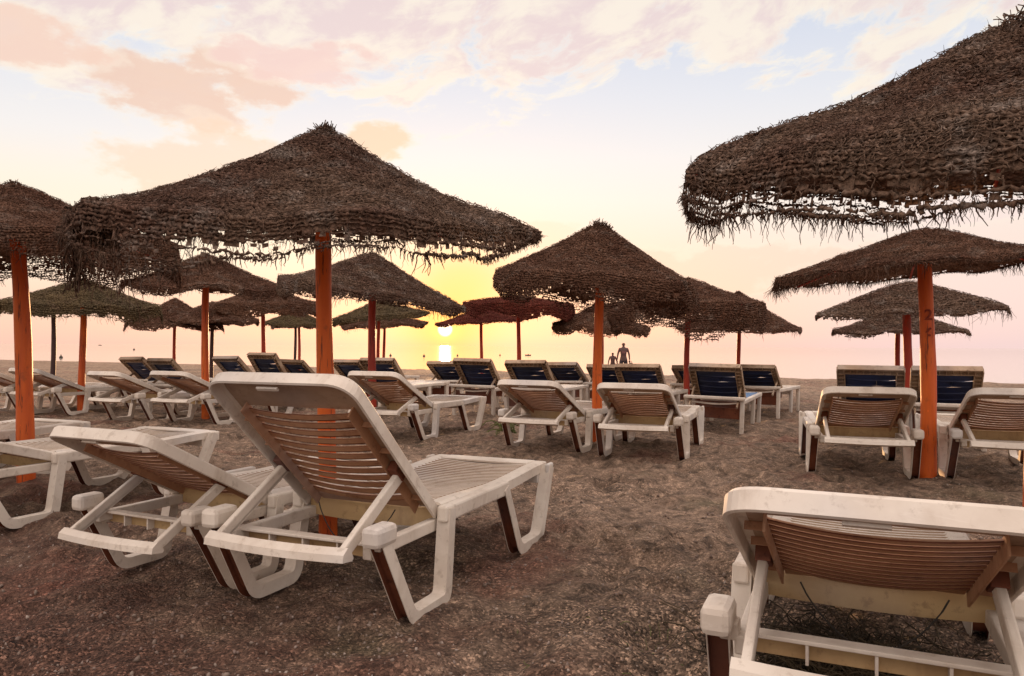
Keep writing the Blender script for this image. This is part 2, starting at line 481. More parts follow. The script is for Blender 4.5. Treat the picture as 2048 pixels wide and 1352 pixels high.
def fillet(pts, r, n=5):
    """2-D polyline with rounded inner corners"""
    out = [Vector(pts[0])]
    for a, b, c in zip(pts, pts[1:], pts[2:]):
        a, b, c = Vector(a), Vector(b), Vector(c)
        u = (a - b).normalized(); v = (c - b).normalized()
        k = min(r, (a - b).length * 0.45, (c - b).length * 0.45)
        p, q = b + u * k, b + v * k
        for i in range(n + 1):
            t = i / n
            out.append(p * (1 - t) ** 2 + b * 2 * t * (1 - t) + q * t ** 2)
    out.append(Vector(pts[-1]))
    return out


def copy_tree(o, parent=None):
    c = o.copy()
    COL.objects.link(c)
    c.parent = parent
    for ch in o.children: copy_tree(ch, c)
    return c


def tubes(P, Rr, sides=3, seed=0):
    """P (N,K,3) polylines, Rr (N,K) radii -> verts, quads"""
    N, K, _ = P.shape
    T = np.gradient(P, axis=1)
    T /= np.linalg.norm(T, axis=2, keepdims=True) + 1e-9
    ref = np.where(np.abs(T[:, :, 2:3]) > 0.8, np.array([1.0, 0, 0]), np.array([0, 0, 1.0]))
    A = np.cross(T, ref); A /= np.linalg.norm(A, axis=2, keepdims=True) + 1e-9
    B = np.cross(T, A)
    an = np.arange(sides) * 2 * np.pi / sides
    V = P[:, :, None, :] + Rr[:, :, None, None] * (np.cos(an)[None, None, :, None] * A[:, :, None, :] + np.sin(an)[None, None, :, None] * B[:, :, None, :])
    idx = np.arange(N * K * sides).reshape(N, K, sides)
    a = idx[:, :-1, :]; b = idx[:, 1:, :]
    Fq = np.stack([a, np.roll(a, -1, axis=2), np.roll(b, -1, axis=2), b], axis=-1).reshape(-1, 4)
    return V.reshape(-1, 3), Fq


def merge(parts):
    Vs, Fs, off = [], [], 0
    for V, Fq in parts:
        if len(V) == 0: continue
        Vs.append(V); Fs.append(Fq + off); off += len(V)
    return np.concatenate(Vs), np.concatenate(Fs)


# ------------------------------------------------------------------ ground and sea
NRM = Vector((0.475, 0.880, 0)); ALO = Vector((0.880, -0.475, 0))
VC = 28.55                        # distance from the camera to the beach crest along NRM


def fbm(x, y, s, o=0.0):
    return mnoise.fractal(Vector((x * s + o, y * s - o, o)), 0.9, 2.0, 3)


FOOT = []
rg = random.Random(5)
for _ in range(520):
    fq = (rg.uniform(-6, 5), rg.uniform(1.3, 13), rg.uniform(0, math.pi), rg.uniform(0.025, 0.060), rg.uniform(0.8, 1.3))
    if math.hypot(fq[0] + 0.40, fq[1] - 3.0) > 0.35 and math.hypot(fq[0] + 1.14, fq[1] - 3.3) > 0.3: FOOT.append(fq)
FB = {}
for f_ in FOOT: FB.setdefault((int(f_[0] // 1), int(f_[1] // 1)), []).append(f_)


MOUNDS = []
for (mx, my, md) in ((48, 0, 5.75), (650, 0, 4.04), (1860, 0, 6.25), (1197, 0, 8.4), (1816, 0, 9.5), (745, 0, 9.8), (411, 0, 10.8), (165, 0, 12.0)):
    mp = at(mx, 700, md); MOUNDS.append((mp.x, mp.y))


def ground_z(x, y):
    v = x * NRM.x + y * NRM.y
    if v <= VC: z = 0.0
    else: z = -0.35 * min(1.0, (v - VC) / 3.0) ** 1.3 - max(0.0, v - VC - 3.0) * 0.035
    d = math.hypot(x, y - 3)
    k = 1.0 if v < VC - 1 else 0.4
    z += 0.035 * fbm(x, y, 0.55, 3.1) * k
    if d < 40: z += 0.036 * fbm(x, y, 2.1, 7.7)
    for (mx, my) in MOUNDS:
        r2 = (x - mx) ** 2 + (y - my) ** 2
        if r2 < 0.5: z += 0.035 * math.exp(-r2 / 0.03) + 0.010 * math.exp(-r2 / 0.15) * fbm(x, y, 9.0, 2.0)
    if d < 14:
        z += 0.034 * fbm(x, y, 5.0, 1.7)
        ci, cj = int(x // 1), int(y // 1)
        for i in (-1, 0, 1):
            for j in (-1, 0, 1):
                for (fx, fy, fa, fd, fs) in FB.get((ci + i, cj + j), ()):
                    dx, dy = x - fx, y - fy
                    a = (dx * math.cos(fa) + dy * math.sin(fa)) / (0.17 * fs)
                    b = (-dx * math.sin(fa) + dy * math.cos(fa)) / (0.085 * fs)
                    q = a * a + b * b
                    if q < 9: z += -fd * math.exp(-q) + 0.45 * fd * math.exp(-(math.sqrt(q) - 1.5) ** 2 * 3.0)
    return z


def axis(lo, hi, fine_lo, fine_hi, step, grow=1.12):
    a = [fine_lo]
    s = step
    while a[-1] > lo: s *= grow; a.append(a[-1] - s)
    a = a[::-1]
    while a[-1] < fine_hi: a.append(a[-1] + step)
    s = step
    while a[-1] < hi: s *= grow; a.append(a[-1] + s)
    return a


xs = axis(-260, 260, -4.6, 3.2, 0.035, 1.045)
ys = axis(-40, 230, 1.3, 8.5, 0.035, 1.035)
GV = [(x, y, ground_z(x, y)) for y in ys for x in xs]
nx = len(xs)
ii = np.arange((len(ys) - 1) * nx).reshape(len(ys) - 1, nx)[:, :-1].ravel()
GF = np.stack([ii, ii + 1, ii + nx + 1, ii + nx], axis=1)
go = np_mesh('beach_sand', GV, GF, ['sand'])
tag(go, 'coarse brown beach sand with footprints', 'ground', kind='structure')

# sea: one sheet from under the beach slope to the horizon
sv = []
for (u, v) in ((-25000, VC + 0.4), (25000, VC + 0.4), (25000, 30000), (-25000, 30000)):
    p = ALO * u + NRM * v
    sv.append((p.x, p.y, -0.33))
sea = np_mesh('sea', sv, [(0, 1, 2, 3)], ['sea_water'], smooth=False)
tag(sea, 'calm pale sea reflecting the sunset', 'sea', kind='structure')

# loose gravel
ico = bmesh.new(); bmesh.ops.create_icosphere(ico, subdivisions=1, radius=1.0)
IV = np.array([v.co[:] for v in ico.verts]); IF = np.array([[v.index for v in f.verts] for f in ico.faces]); ico.free()


def pebbles(name, n, seed, size, mat, region, label):
    r = np.random.RandomState(seed)
    y = region[2] + (region[3] - region[2]) * r.rand(n) ** 1.7
    half = y * 0.72 + 0.3
    x = (r.rand(n) * 2 - 1) * half
    Vs, Fs = [], []
    for i in range(n):
        s = size * (0.5 + r.rand() ** 3 * 1.8)
        M = np.array(Euler((r.rand() * 6, r.rand() * 6, r.rand() * 6)).to_matrix())
        v = (IV * (1 + 0.25 * r.randn(len(IV), 1)) * np.array([1, 0.8, 0.6]) * s) @ M.T
        v += np.array([x[i], y[i], ground_z(x[i], y[i]) + s * 0.25])
        Vs.append(v); Fs.append(IF + i * len(IV))
    o = np_mesh(name, np.concatenate(Vs), np.concatenate(Fs), [mat], smooth=False)
    tag(o, label, 'gravel', kind='stuff')


pebbles('pebble_scatter', 6500, 3, 0.0042, 'pebble', (0, 0, 1.4, 7.0), 'pale pebbles and shell grit strewn over the brown sand')
pebbles('gravel_scatter', 3600, 4, 0.0065, 'pebble_dark', (0, 0, 1.4, 6.0), 'dark coarse gravel grains strewn over the brown sand')

# ------------------------------------------------------------------ slatted sun lounger
YAW = R_(-24.0)      # turning the model's +Y towards the sea (clockwise seen from above)
HINGE = (0.31, 0.405)


def channel_loop(m, pts, x, w=0.056, hx=0.031, splay=0.0):
    pl = fillet(pts, 0.05)
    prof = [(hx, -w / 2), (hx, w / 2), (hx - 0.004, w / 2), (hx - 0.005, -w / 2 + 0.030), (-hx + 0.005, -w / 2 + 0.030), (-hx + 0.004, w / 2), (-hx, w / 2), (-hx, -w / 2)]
    frames = []
    for i, p in enumerate(pl):
        d0 = (pl[i] - pl[i - 1]).normalized() if i > 0 else (pl[1] - pl[0]).normalized()
        d1 = (pl[i + 1] - pl[i]).normalized() if i < len(pl) - 1 else d0
        n0 = Vector((d0.y, -d0.x)); n1 = Vector((d1.y, -d1.x))
        nn = (n0 + n1).normalized(); k = 1 / max(0.5, nn.dot(n0))
        sp = splay * (1 - min(1, p.y / 0.38)) * (1 if x > 0 else -1)
        frames.append([Vector((x + sp + a, p.x + nn.x * b * k, p.y + nn.y * b * k)) for a, b in prof])
    m.sweep(frames, [0, 0, 1, 1, 1, 0, 0, 0])  # channel insides brown: dirt, and the shade inside put into the colour


def bowed(m, x0, x1, y0, y1, ztop, th, bow, mi=0, n=10, lift=0.0, mats=None):
    fr = []
    e = (y1 - y0) * 0.22
    for i in range(n + 1):
        t = i / n; x = x0 + (x1 - x0) * t; q = 1 - (2 * t - 1) ** 2
        z = ztop - bow * q
        yy = lift * q
        fr.append([Vector((x, y0 + yy, z - e)), Vector((x, y0 + e + yy, z)), Vector((x, y1 - e + yy, z)), Vector((x, y1 + yy, z - e)), Vector((x, y1 + yy, z - th)), Vector((x, y0 + yy, z - th))])
    m.sweep(fr, mats or [mi] * 6, smooth=False)


def build_slat_lounger():
    root = empty('sun_lounger')
    for s in (-1, 1):
        m = MB(); channel_loop(m, [(-0.205, 0.375), (-0.015, 0.028), (0.265, 0.028), (0.325, 0.40)], s * 0.385, splay=0.012)
        m.build('leg', ['plastic_white', 'plastic_shade_grime'], root)
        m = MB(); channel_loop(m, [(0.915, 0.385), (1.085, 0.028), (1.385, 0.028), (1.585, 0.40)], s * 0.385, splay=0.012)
        m.build('leg', ['plastic_white', 'plastic_shade_grime'], root)
        m = MB()
        m.box(s * 0.345, s * 0.425, -0.275, -0.135, 0.362, 0.442, 0.020)
        m.build('end_cap', ['plastic_white'], root)
    # base frame
    m = MB()
    for s in (-1, 1):
        m.box(s * 0.362, s * 0.412, 0.275, 0.955, 0.345, 0.415, 0.010)          # side rail
        m.box(s * 0.305, s * 0.345, -0.20, 0.34, 0.300, 0.352, 0.006)           # lower rail back to the cap
        m.box(s * 0.335, s * 0.385, -0.20, -0.14, 0.335, 0.385, 0.006)
        m.box(s * 0.385, s * 0.41, 1.535, 1.625, 0.345, 0.418, 0.010)           # front corner post
    m.box(-0.345, 0.345, -0.170, -0.118, 0.342, 0.354, 0.003)
    for i in range(5):
        x = -0.33 + i * 0.165
        m.box(x - 0.004, x + 0.004, -0.165, -0.125, 0.288, 0.3425, 0.001)
    m.box(-0.345, 0.345, -0.1245, -0.1165, 0.288, 0.3425, 0.002, 1)
    m.box(-0.355, 0.355, 0.90, 0.935, 0.31, 0.383, 0.004)
    m.box(-0.355, 0.355, 1.50, 1.53, 0.31, 0.383, 0.004)
    m.build('frame', ['plastic_white', 'plastic_yellowed'], root)
    m = MB()
    bowed(m, -0.335, 0.335, 0.318, 0.335, 0.398, 0.085, 0.012, 0, 10)
    m.build('crossbar', ['plastic_yellowed'], root)
    # seat deck
    m = MB()
    def dz(y): return 0.408 + 0.010 * math.cos((y - 0.35) / 1.25 * 6.283)
    ysl = [0.345 + 0.04 * i for i in range(29)]
    for y in ysl: bowed(m, -0.285, 0.285, y, y + 0.031, dz(y), 0.014, 0.012, mats=[1, 0, 1, 1, 0, 1])  # slat edges coloured darker to stand for shade in the gaps
    ny = 32
    for s in (-1, 1):
        fr = []
        for i in range(ny + 1):
            y = 0.32 + (1.60 - 0.32) * i / ny; z = dz(y)
            fr.append([Vector((s * 0.280, y, z - 0.004)), Vector((s * 0.300, y, z + 0.003)), Vector((s * 0.345, y, z + 0.004)), Vector((s * 0.360, y, z - 0.006)), Vector((s * 0.360, y, z - 0.055)), Vector((s * 0.352, y, z - 0.055)), Vector((s * 0.350, y, z - 0.010)), Vector((s * 0.280, y, z - 0.012))])
        m.sweep(fr, [0] * 8)
    m.box(-0.283, 0.283, 1.503, 1.640, dz(1.58) - 0.012, dz(1.58) + 0.001, 0.003)
    m.box(-0.36, 0.36, 1.600, 1.645, 0.345, dz(1.6) - 0.001, 0.010)
    m.build('seat', ['plastic_white', 'plastic_shade_tan'], root)
    # backrest, origin on the hinge, lying towards -Y when flat
    m = MB()
    L, W = 0.86, 0.335
    outl = fillet([(W, 0.02), (W, -L), (-W, -L), (-W, 0.02)], 0.10, 8)
    frames = []
    for i, p in enumerate(outl):
        a = outl[max(0, i - 1)]; c = outl[min(len(outl) - 1, i + 1)]
        d = (c - a).normalized(); n = Vector((-d.y, d.x))           # towards outside
        if n.dot(p - Vector((0, -L / 2))) < 0: n = -n
        def P(o_, z): q = p + n * o_; return Vector((q.x, q.y, z))
        frames.append([P(-0.03, 0.004), P(-0.018, 0.012), P(0.000, 0.012), P(0.010, 0.002), P(0.012, -0.046), P(0.004, -0.050), P(-0.001, -0.046), P(-0.004, -0.006), P(-0.03, -0.005)])
    m.sweep(frames, [0] * 9, smooth=False)
    # solid head panel and side strips (paler in front; underside shade put into the tan colour behind)
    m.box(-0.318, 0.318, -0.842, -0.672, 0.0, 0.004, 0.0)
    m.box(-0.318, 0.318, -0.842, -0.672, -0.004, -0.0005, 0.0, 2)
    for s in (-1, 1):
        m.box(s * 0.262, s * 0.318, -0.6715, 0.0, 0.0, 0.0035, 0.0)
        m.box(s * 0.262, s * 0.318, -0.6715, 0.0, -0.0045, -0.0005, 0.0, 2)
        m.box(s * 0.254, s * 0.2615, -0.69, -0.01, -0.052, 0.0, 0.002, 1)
        m.box(s * 0.268, s * 0.312, -0.345, -0.265, -0.052, -0.006, 0.003, 3)  # dark block standing for the shaded hole at the bracket mount
        for k in range(4):
            yy = -0.60 + k * 0.17
            m.box(s * 0.2625, s * 0.316, yy, yy + 0.006, -0.028, -0.0046, 0.001, 1)
    m.box(-0.252, 0.252, -0.05, 0.0, -0.016, 0.002, 0.003, 1)
    m.box(-0.08, 0.02, -0.846, -0.830, -0.056, -0.046, 0.002)
    back = m.build('backrest', ['plastic_white', 'plastic_slat', 'plastic_shade_tan', 'plastic_shade_grime'], root, loc=(0, HINGE[0], HINGE[1]))
    m = MB()
    for k in range(12):
        y = -0.665 + k * 0.0515
        bowed(m, -0.253, 0.253, y, y + 0.029, -0.006, 0.010, 0.022, 0, 14, mats=[0, 0, 0, 1, 0, 1])
        bowed(m, -0.253, 0.253, y + 0.0295, y + 0.0470, -0.003, 0.003, 0.022, 1, 14)  # dark strips and slat edges stand for the shade between slats
    m.build('slat_panel', ['plastic_slat', 'plastic_shade_grime'], back)
    # U-shaped support, origin on its pivot (on the backrest), arms along -Z
    m = MB()
    AL = 0.50
    for s in (-1, 1):
        m.bar((s * 0.292, 0, 0.01), (s * 0.292, 0.0, -AL), 0.026, 0.050, 0.006)
        m.bar((s * 0.285, 0.018, -0.04), (s * 0.285, 0.018, -AL), 0.012, 0.018, 0.003)
    fr = []
    for i in range(9):
        x = -0.325 + 0.65 * i / 8
        q = 1 - (2 * i / 8 - 1) ** 2
        z0 = -AL - 0.012 * q
        fr.append([Vector((x, -0.030, z0 - 0.012)), Vector((x, -0.034, z0 + 0.022)), Vector((x, -0.022, z0 + 0.034)), Vector((x, 0.022, z0 + 0.030)), Vector((x, 0.026, z0 + 0.018)), Vector((x, -0.010, z0 - 0.030))])
    m.sweep(fr, [0] * 6)
    m.build('support_bracket', ['plastic_white'], root)
    return root


def pose_slat(root, ang, barz=0.335):
    """raise the backrest to ang (radians) and set the bracket on its notch"""
    for c in root.children:
        if c.name.startswith('backrest'): c.rotation_euler = (-ang, 0, 0)
    py = HINGE[0] - 0.30 * math.cos(ang) + 0.03 * math.sin(ang)
    pz = HINGE[1] + 0.30 * math.sin(ang) - 0.03 * math.cos(ang)
    dzv = pz - barz
    th = math.acos(max(-1, min(1, dzv / 0.50)))       # from straight down
    for c in root.children:
        if c.name.startswith('support_bracket'):
            c.location = (0, py, pz)
            c.rotation_euler = (-th, 0, 0)


G_ROW = 'weathered white plastic sun loungers facing the sea'
slat_proto = build_slat_lounger()
used = [False]


def slat(px, py, yaw, ang, label, side=1, barz=0.335, sc=1.0, tilt=0.0):
    """px,py: where the right (side=1) or left rear foot starts on the sand"""
    g = ground_at(px, py)
    root = slat_proto if not used[0] else copy_tree(slat_proto)
    used[0] = True
    a = -R_(yaw)
    xv = Vector((math.cos(a), math.sin(a), 0))
    c = g - xv * (0.40 * side * sc)
    fv = Vector((-math.sin(a), math.cos(a), 0))
    gs = [ground_z((c + xv * u_ + fv * v_).x, (c + xv * u_ + fv * v_).y) for u_ in (-0.385, 0.385) for v_ in (0.0, 0.26, 1.09, 1.38)]
    root.location = (c.x, c.y, sum(gs) / 8 + 0.45 * (max(gs) - sum(gs) / 8) - 0.014)
    root.rotation_euler = (0, tilt, a)
    root.scale = (sc, sc, sc)
    pose_slat(root, R_(ang), barz)
    tag(root, label, 'sun lounger', G_ROW)
    return root


slat(822, 1249, 23, 43, 'large white slatted lounger with raised backrest, foremost left of centre')
slat(464, 1184, 25, 28, 'slatted lounger with nearly flat back immediately left of the raised foreground lounger', barz=0.27, sc=0.90)
slat(18, 1058, 24, 17, 'flat slatted lounger in front of the leaning orange pole at the left edge')
lD = slat(-250, 1010, 22, 8, 'flat slatted lounger whose foot end only shows behind the leaning orange pole')
lE = slat(-520, 980, 22, 8, 'white slatted lounger cut off by the left edge, only a deck corner in view')
lF = slat(1448, 1440, 24, 26.5, 'white slatted lounger with low tilted back cropped by the bottom right corner', side=-1)
lF.location.z -= 0.035
slat(1160, 905, 26, 24, 'slatted lounger directly left of the orange pole in the centre')
slat(1366, 922, 21, 24, 'slatted lounger with dark brown slats right of the orange pole in the centre')
slat(1829, 961, 18, 25.5, 'slatted lounger seen squarely from behind, left of the numbered orange pole')
slat(1897, 963, 20, 25.5, 'slatted lounger cut off by the right edge, right of the numbered orange pole', side=-1)
slat(847, 884, 24, 27, 'slatted lounger half hidden behind the raised foreground lounger')
slat(307, 847, 25, 22, 'reclined slatted lounger, second one left of the centre-left orange pole')
slat(436, 853, 24, 22, 'reclined slatted lounger with leg loop standing in front of the centre-left orange pole')
slat(139, 830, 24, 22, 'brown backed slatted lounger just right of the leaning orange pole')
slat(44, 828, 24, 22, 'dim slatted lounger mostly hidden behind the leaning orange pole')
slat(860, 812, 27, 3, 'flat slatted lounger lying low in the gap right of the half hidden lounger')


# ------------------------------------------------------------------ navy slatted lounger with straight legs
NL = 0.62


def build_navy():
    root = empty('blue_lounger')
    for (y, top, tw) in ((0.02, 0.44, 0.075), (0.98, 0.43, 0.085), (1.58, 0.43, 0.085)):
        for s in (-1, 1):
            m = MB()
            fr = []
            for t in (0, 0.15, 0.5, 0.85, 1):
                wd = 0.040 + (tw - 0.040) * t ** 0.7; z = top * t
                x = s * (0.350 - 0.012 * (1 - t)); yy = y + 0.02 * (1 - t)
                fr.append([Vector((x - 0.024, yy - wd / 2, z)), Vector((x - 0.014, yy - wd / 2 - 0.006, z)), Vector((x + 0.014, yy - wd / 2 - 0.006, z)), Vector((x + 0.024, yy - wd / 2, z)), Vector((x + 0.024, yy + wd / 2, z)), Vector((x - 0.024, yy + wd / 2, z))])
            m.sweep(fr, [0] * 6)
            m.build('leg', ['plastic_white'], root)
    m = MB()
    for s in (-1, 1): m.box(s * 0.325, s * 0.378, 0.0, 1.66, 0.40, 0.455, 0.012)
    m.box(-0.324, 0.324, 1.61, 1.655, 0.39, 0.452, 0.012)
    m.box(-0.322, 0.322, 0.36, 0.40, 0.30, 0.40, 0.006, 1)  # dark brown crossbars: shade under the seat put into the colour
    m.box(-0.322, 0.322, 0.06, 0.09, 0.20, 0.34, 0.006, 1)
    m.box(-0.322, 0.322, 0.95, 0.98, 0.33, 0.40, 0.006)
    m.build('frame', ['plastic_white', 'plastic_shade_grime'], root)
    # rear rail: flat thick edge with a curved web under it
    m = MB()
    m.box(-0.385, 0.385, -0.075, 0.012, 0.452, 0.492, 0.010)
    bowed(m, -0.315, 0.315, -0.03, -0.012, 0.430, 0.020, 0.025, 0, 12)
    m.build('rear_rail', ['plastic_white'], root)
    # seat slats
    m = MB()
    for k in range(15): bowed(m, -0.322, 0.322, 0.42 + k * 0.079, 0.42 + k * 0.079 + 0.068, 0.458, 0.012, 0.014)
    m.build('seat', ['plastic_white'], root)
    m = MB()
    L, W = NL, 0.335
    for s in (-1, 1):
        m.box(s * 0.250, s * W, -L + 0.065, 0.0, -0.012, 0.012, 0.004)
        m.box(s * 0.325, s * 0.337, -L + 0.03, 0.0, -0.055, 0.010, 0.004)
        m.box(s * 0.250, s * 0.260, -L + 0.10, 0.0, -0.050, -0.010, 0.002)
        for k in range(9): m.box(s * 0.262, s * 0.324, -L + 0.09 + k * 0.062, -L + 0.098 + k * 0.062, -0.045, -0.011, 0.001)
    outl = fillet([(W, -L + 0.04), (W, -L), (-W, -L), (-W, -L + 0.04)], 0.03, 3)
    m.box(-W + 0.008, W - 0.008, -L, -L + 0.082, -0.012, 0.014, 0.005)
    m.box(-W + 0.012, W - 0.012, -L - 0.004, -L + 0.010, -0.058, 0.008, 0.005)
    m.box(-0.25, 0.25, -L + 0.082, -L + 0.090, -0.048, 0.0, 0.002)
    for k in range(9): m.box(-0.26 + k * 0.065 - 0.004, -0.26 + k * 0.065 + 0.004, -L + 0.010, -L + 0.082, -0.045, -0.011, 0.001)
    m.box(-0.25, 0.25, -0.03, 0.0, -0.03, 0.0, 0.003)
    back = m.build('backrest', ['plastic_aged'], root, loc=(0, 0.40, 0.455))
    m = MB()
    y = -L + 0.092
    for k in range(5):
        w_ = 0.098
        if k == 1: bowed(m, -0.249, 0.06, y - 0.006, y + w_, -0.004, 0.012, 0.02, 0, 12); bowed(m, 0.061, 0.249, y + 0.012, y + w_, -0.008, 0.012, 0.004, 0, 4)
        else: bowed(m, -0.249, 0.249, y, y + w_, -0.004, 0.012, 0.02, 0, 12)
        y += w_ + 0.003
    m.build('slat_panel', ['slat_navy'], back)
    m = MB()
    for s in (-1, 1): m.bar((s * 0.30, 0, 0), (s * 0.30, 0, -0.42), 0.02, 0.035, 0.004)
    m.bar((-0.31, 0, -0.41), (0.31, 0, -0.41), 0.03, 0.03, 0.004)
    m.build('support_bracket', ['plastic_aged'], root)
    return root


navy_proto = build_navy()
nused = [False]


def navy(pxc, pyt, depth, yaw, label, gy=None):
    """pxc, pyt: centre of the backrest's top edge in the photograph; depth of that edge"""
    top = at(pxc, pyt, depth)
    root = navy_proto if not nused[0] else copy_tree(navy_proto)
    nused[0] = True
    zt = top.z
    sc = 1.0
    sa = min(0.97, max(0.30, (zt - 0.455) / NL))
    ang = math.asin(sa)
    a = -R_(yaw)
    fw = Vector((-math.sin(a), math.cos(a), 0))
    base = Vector((top.x, top.y, 0)) - fw * (0.40 - NL * math.cos(ang))
    dz_ = 0.0
    if (zt - 0.455) / NL > 0.97: dz_ = zt - (0.455 + NL * 0.97)
    root.location = (base.x, base.y, ground_z(base.x, base.y) - 0.006 + dz_)
    root.rotation_euler = (0.012 * math.sin(pxc), 0.02 * math.cos(pxc * 1.7), a + 0.05 * math.sin(pxc * 2.3))
    for c in root.children:
        if c.name.startswith('backrest'): c.rotation_euler = (-ang, 0, 0)
        if c.name.startswith('support_bracket'):
            py = 0.40 - 0.26 * math.cos(ang); pz = 0.455 + 0.26 * math.sin(ang) - 0.03
            c.location = (0, py, pz)
            th = math.acos(max(-1, min(1, (pz - 0.36) / 0.42)))
            c.rotation_euler = (-th, 0, 0)
    if 'pale blue seat' in label:
        for c in root.children:
            if c.name.startswith('seat'):
                c.data = c.data.copy(); c.data.materials[0] = MAT['slat_blue']
    tag(root, label, 'sun lounger', 'blue slatted sun loungers in the rows nearer the sea')
    return root


for args in (
    (264, 713, 13.3, 28, 'blue backed lounger farthest left on the shore side, left one of the far left pair'),
    (319, 713, 12.2, 28, 'blue backed lounger, right one of the far left pair'),
    (453, 713, 13.2, 28, 'small blue backed lounger just right of the centre-left orange pole'),
    (524, 706, 12.4, 28, 'blue backed lounger with the highest raised back, behind the top of the foreground lounger'),
    (580, 716, 15.0, 28, 'small blue backed lounger left of the main parasol pole'),
    (690, 718, 13.2, 28, 'blue backed lounger right next to the main parasol pole'),
    (709, 719, 15.5, 28, 'narrow lounger back peeping out right of the lounger at the main pole'),
    (755, 715, 12.0, 27, 'blue backed lounger standing behind the thin red pole of the second parasol'),
    (885, 721, 13.6, 27, 'reddish backed lounger left of a bigger blue backed one below the sun'),
    (943, 718, 11.6, 27, 'blue backed lounger below and right of the sun, foremost of its group'),
    (1052, 721, 11.0, 27, 'blue backed lounger behind the slatted lounger left of the centre pole'),
    (1122, 725, 13.2, 27, 'blue backed lounger in the gap between two bigger ones left of the centre pole'),
    (1208, 727, 13.0, 27, 'blue backed lounger crossed by the orange pole in the centre'),
    (1274, 727, 10.6, 27, 'blue backed lounger directly under the standing man'),
    (1384, 730, 12.6, 28, 'lounger mostly hidden by the wide blue backed one, at the red pole'),
    (1427, 724, 9.7, 28, 'wide blue backed lounger with pale blue seat right of the red pole'),
    (1507, 731, 11.6, 29, 'rightmost blue backed lounger of the centre group, bare sand to its right'),
    (1740, 736, 8.1, 25, 'blue backed lounger left of the orange poles, behind the squarely seen slatted lounger'),
    (1895, 738, 7.9, 23, 'blue backed lounger right of the numbered orange pole'),
):
    navy(*args)


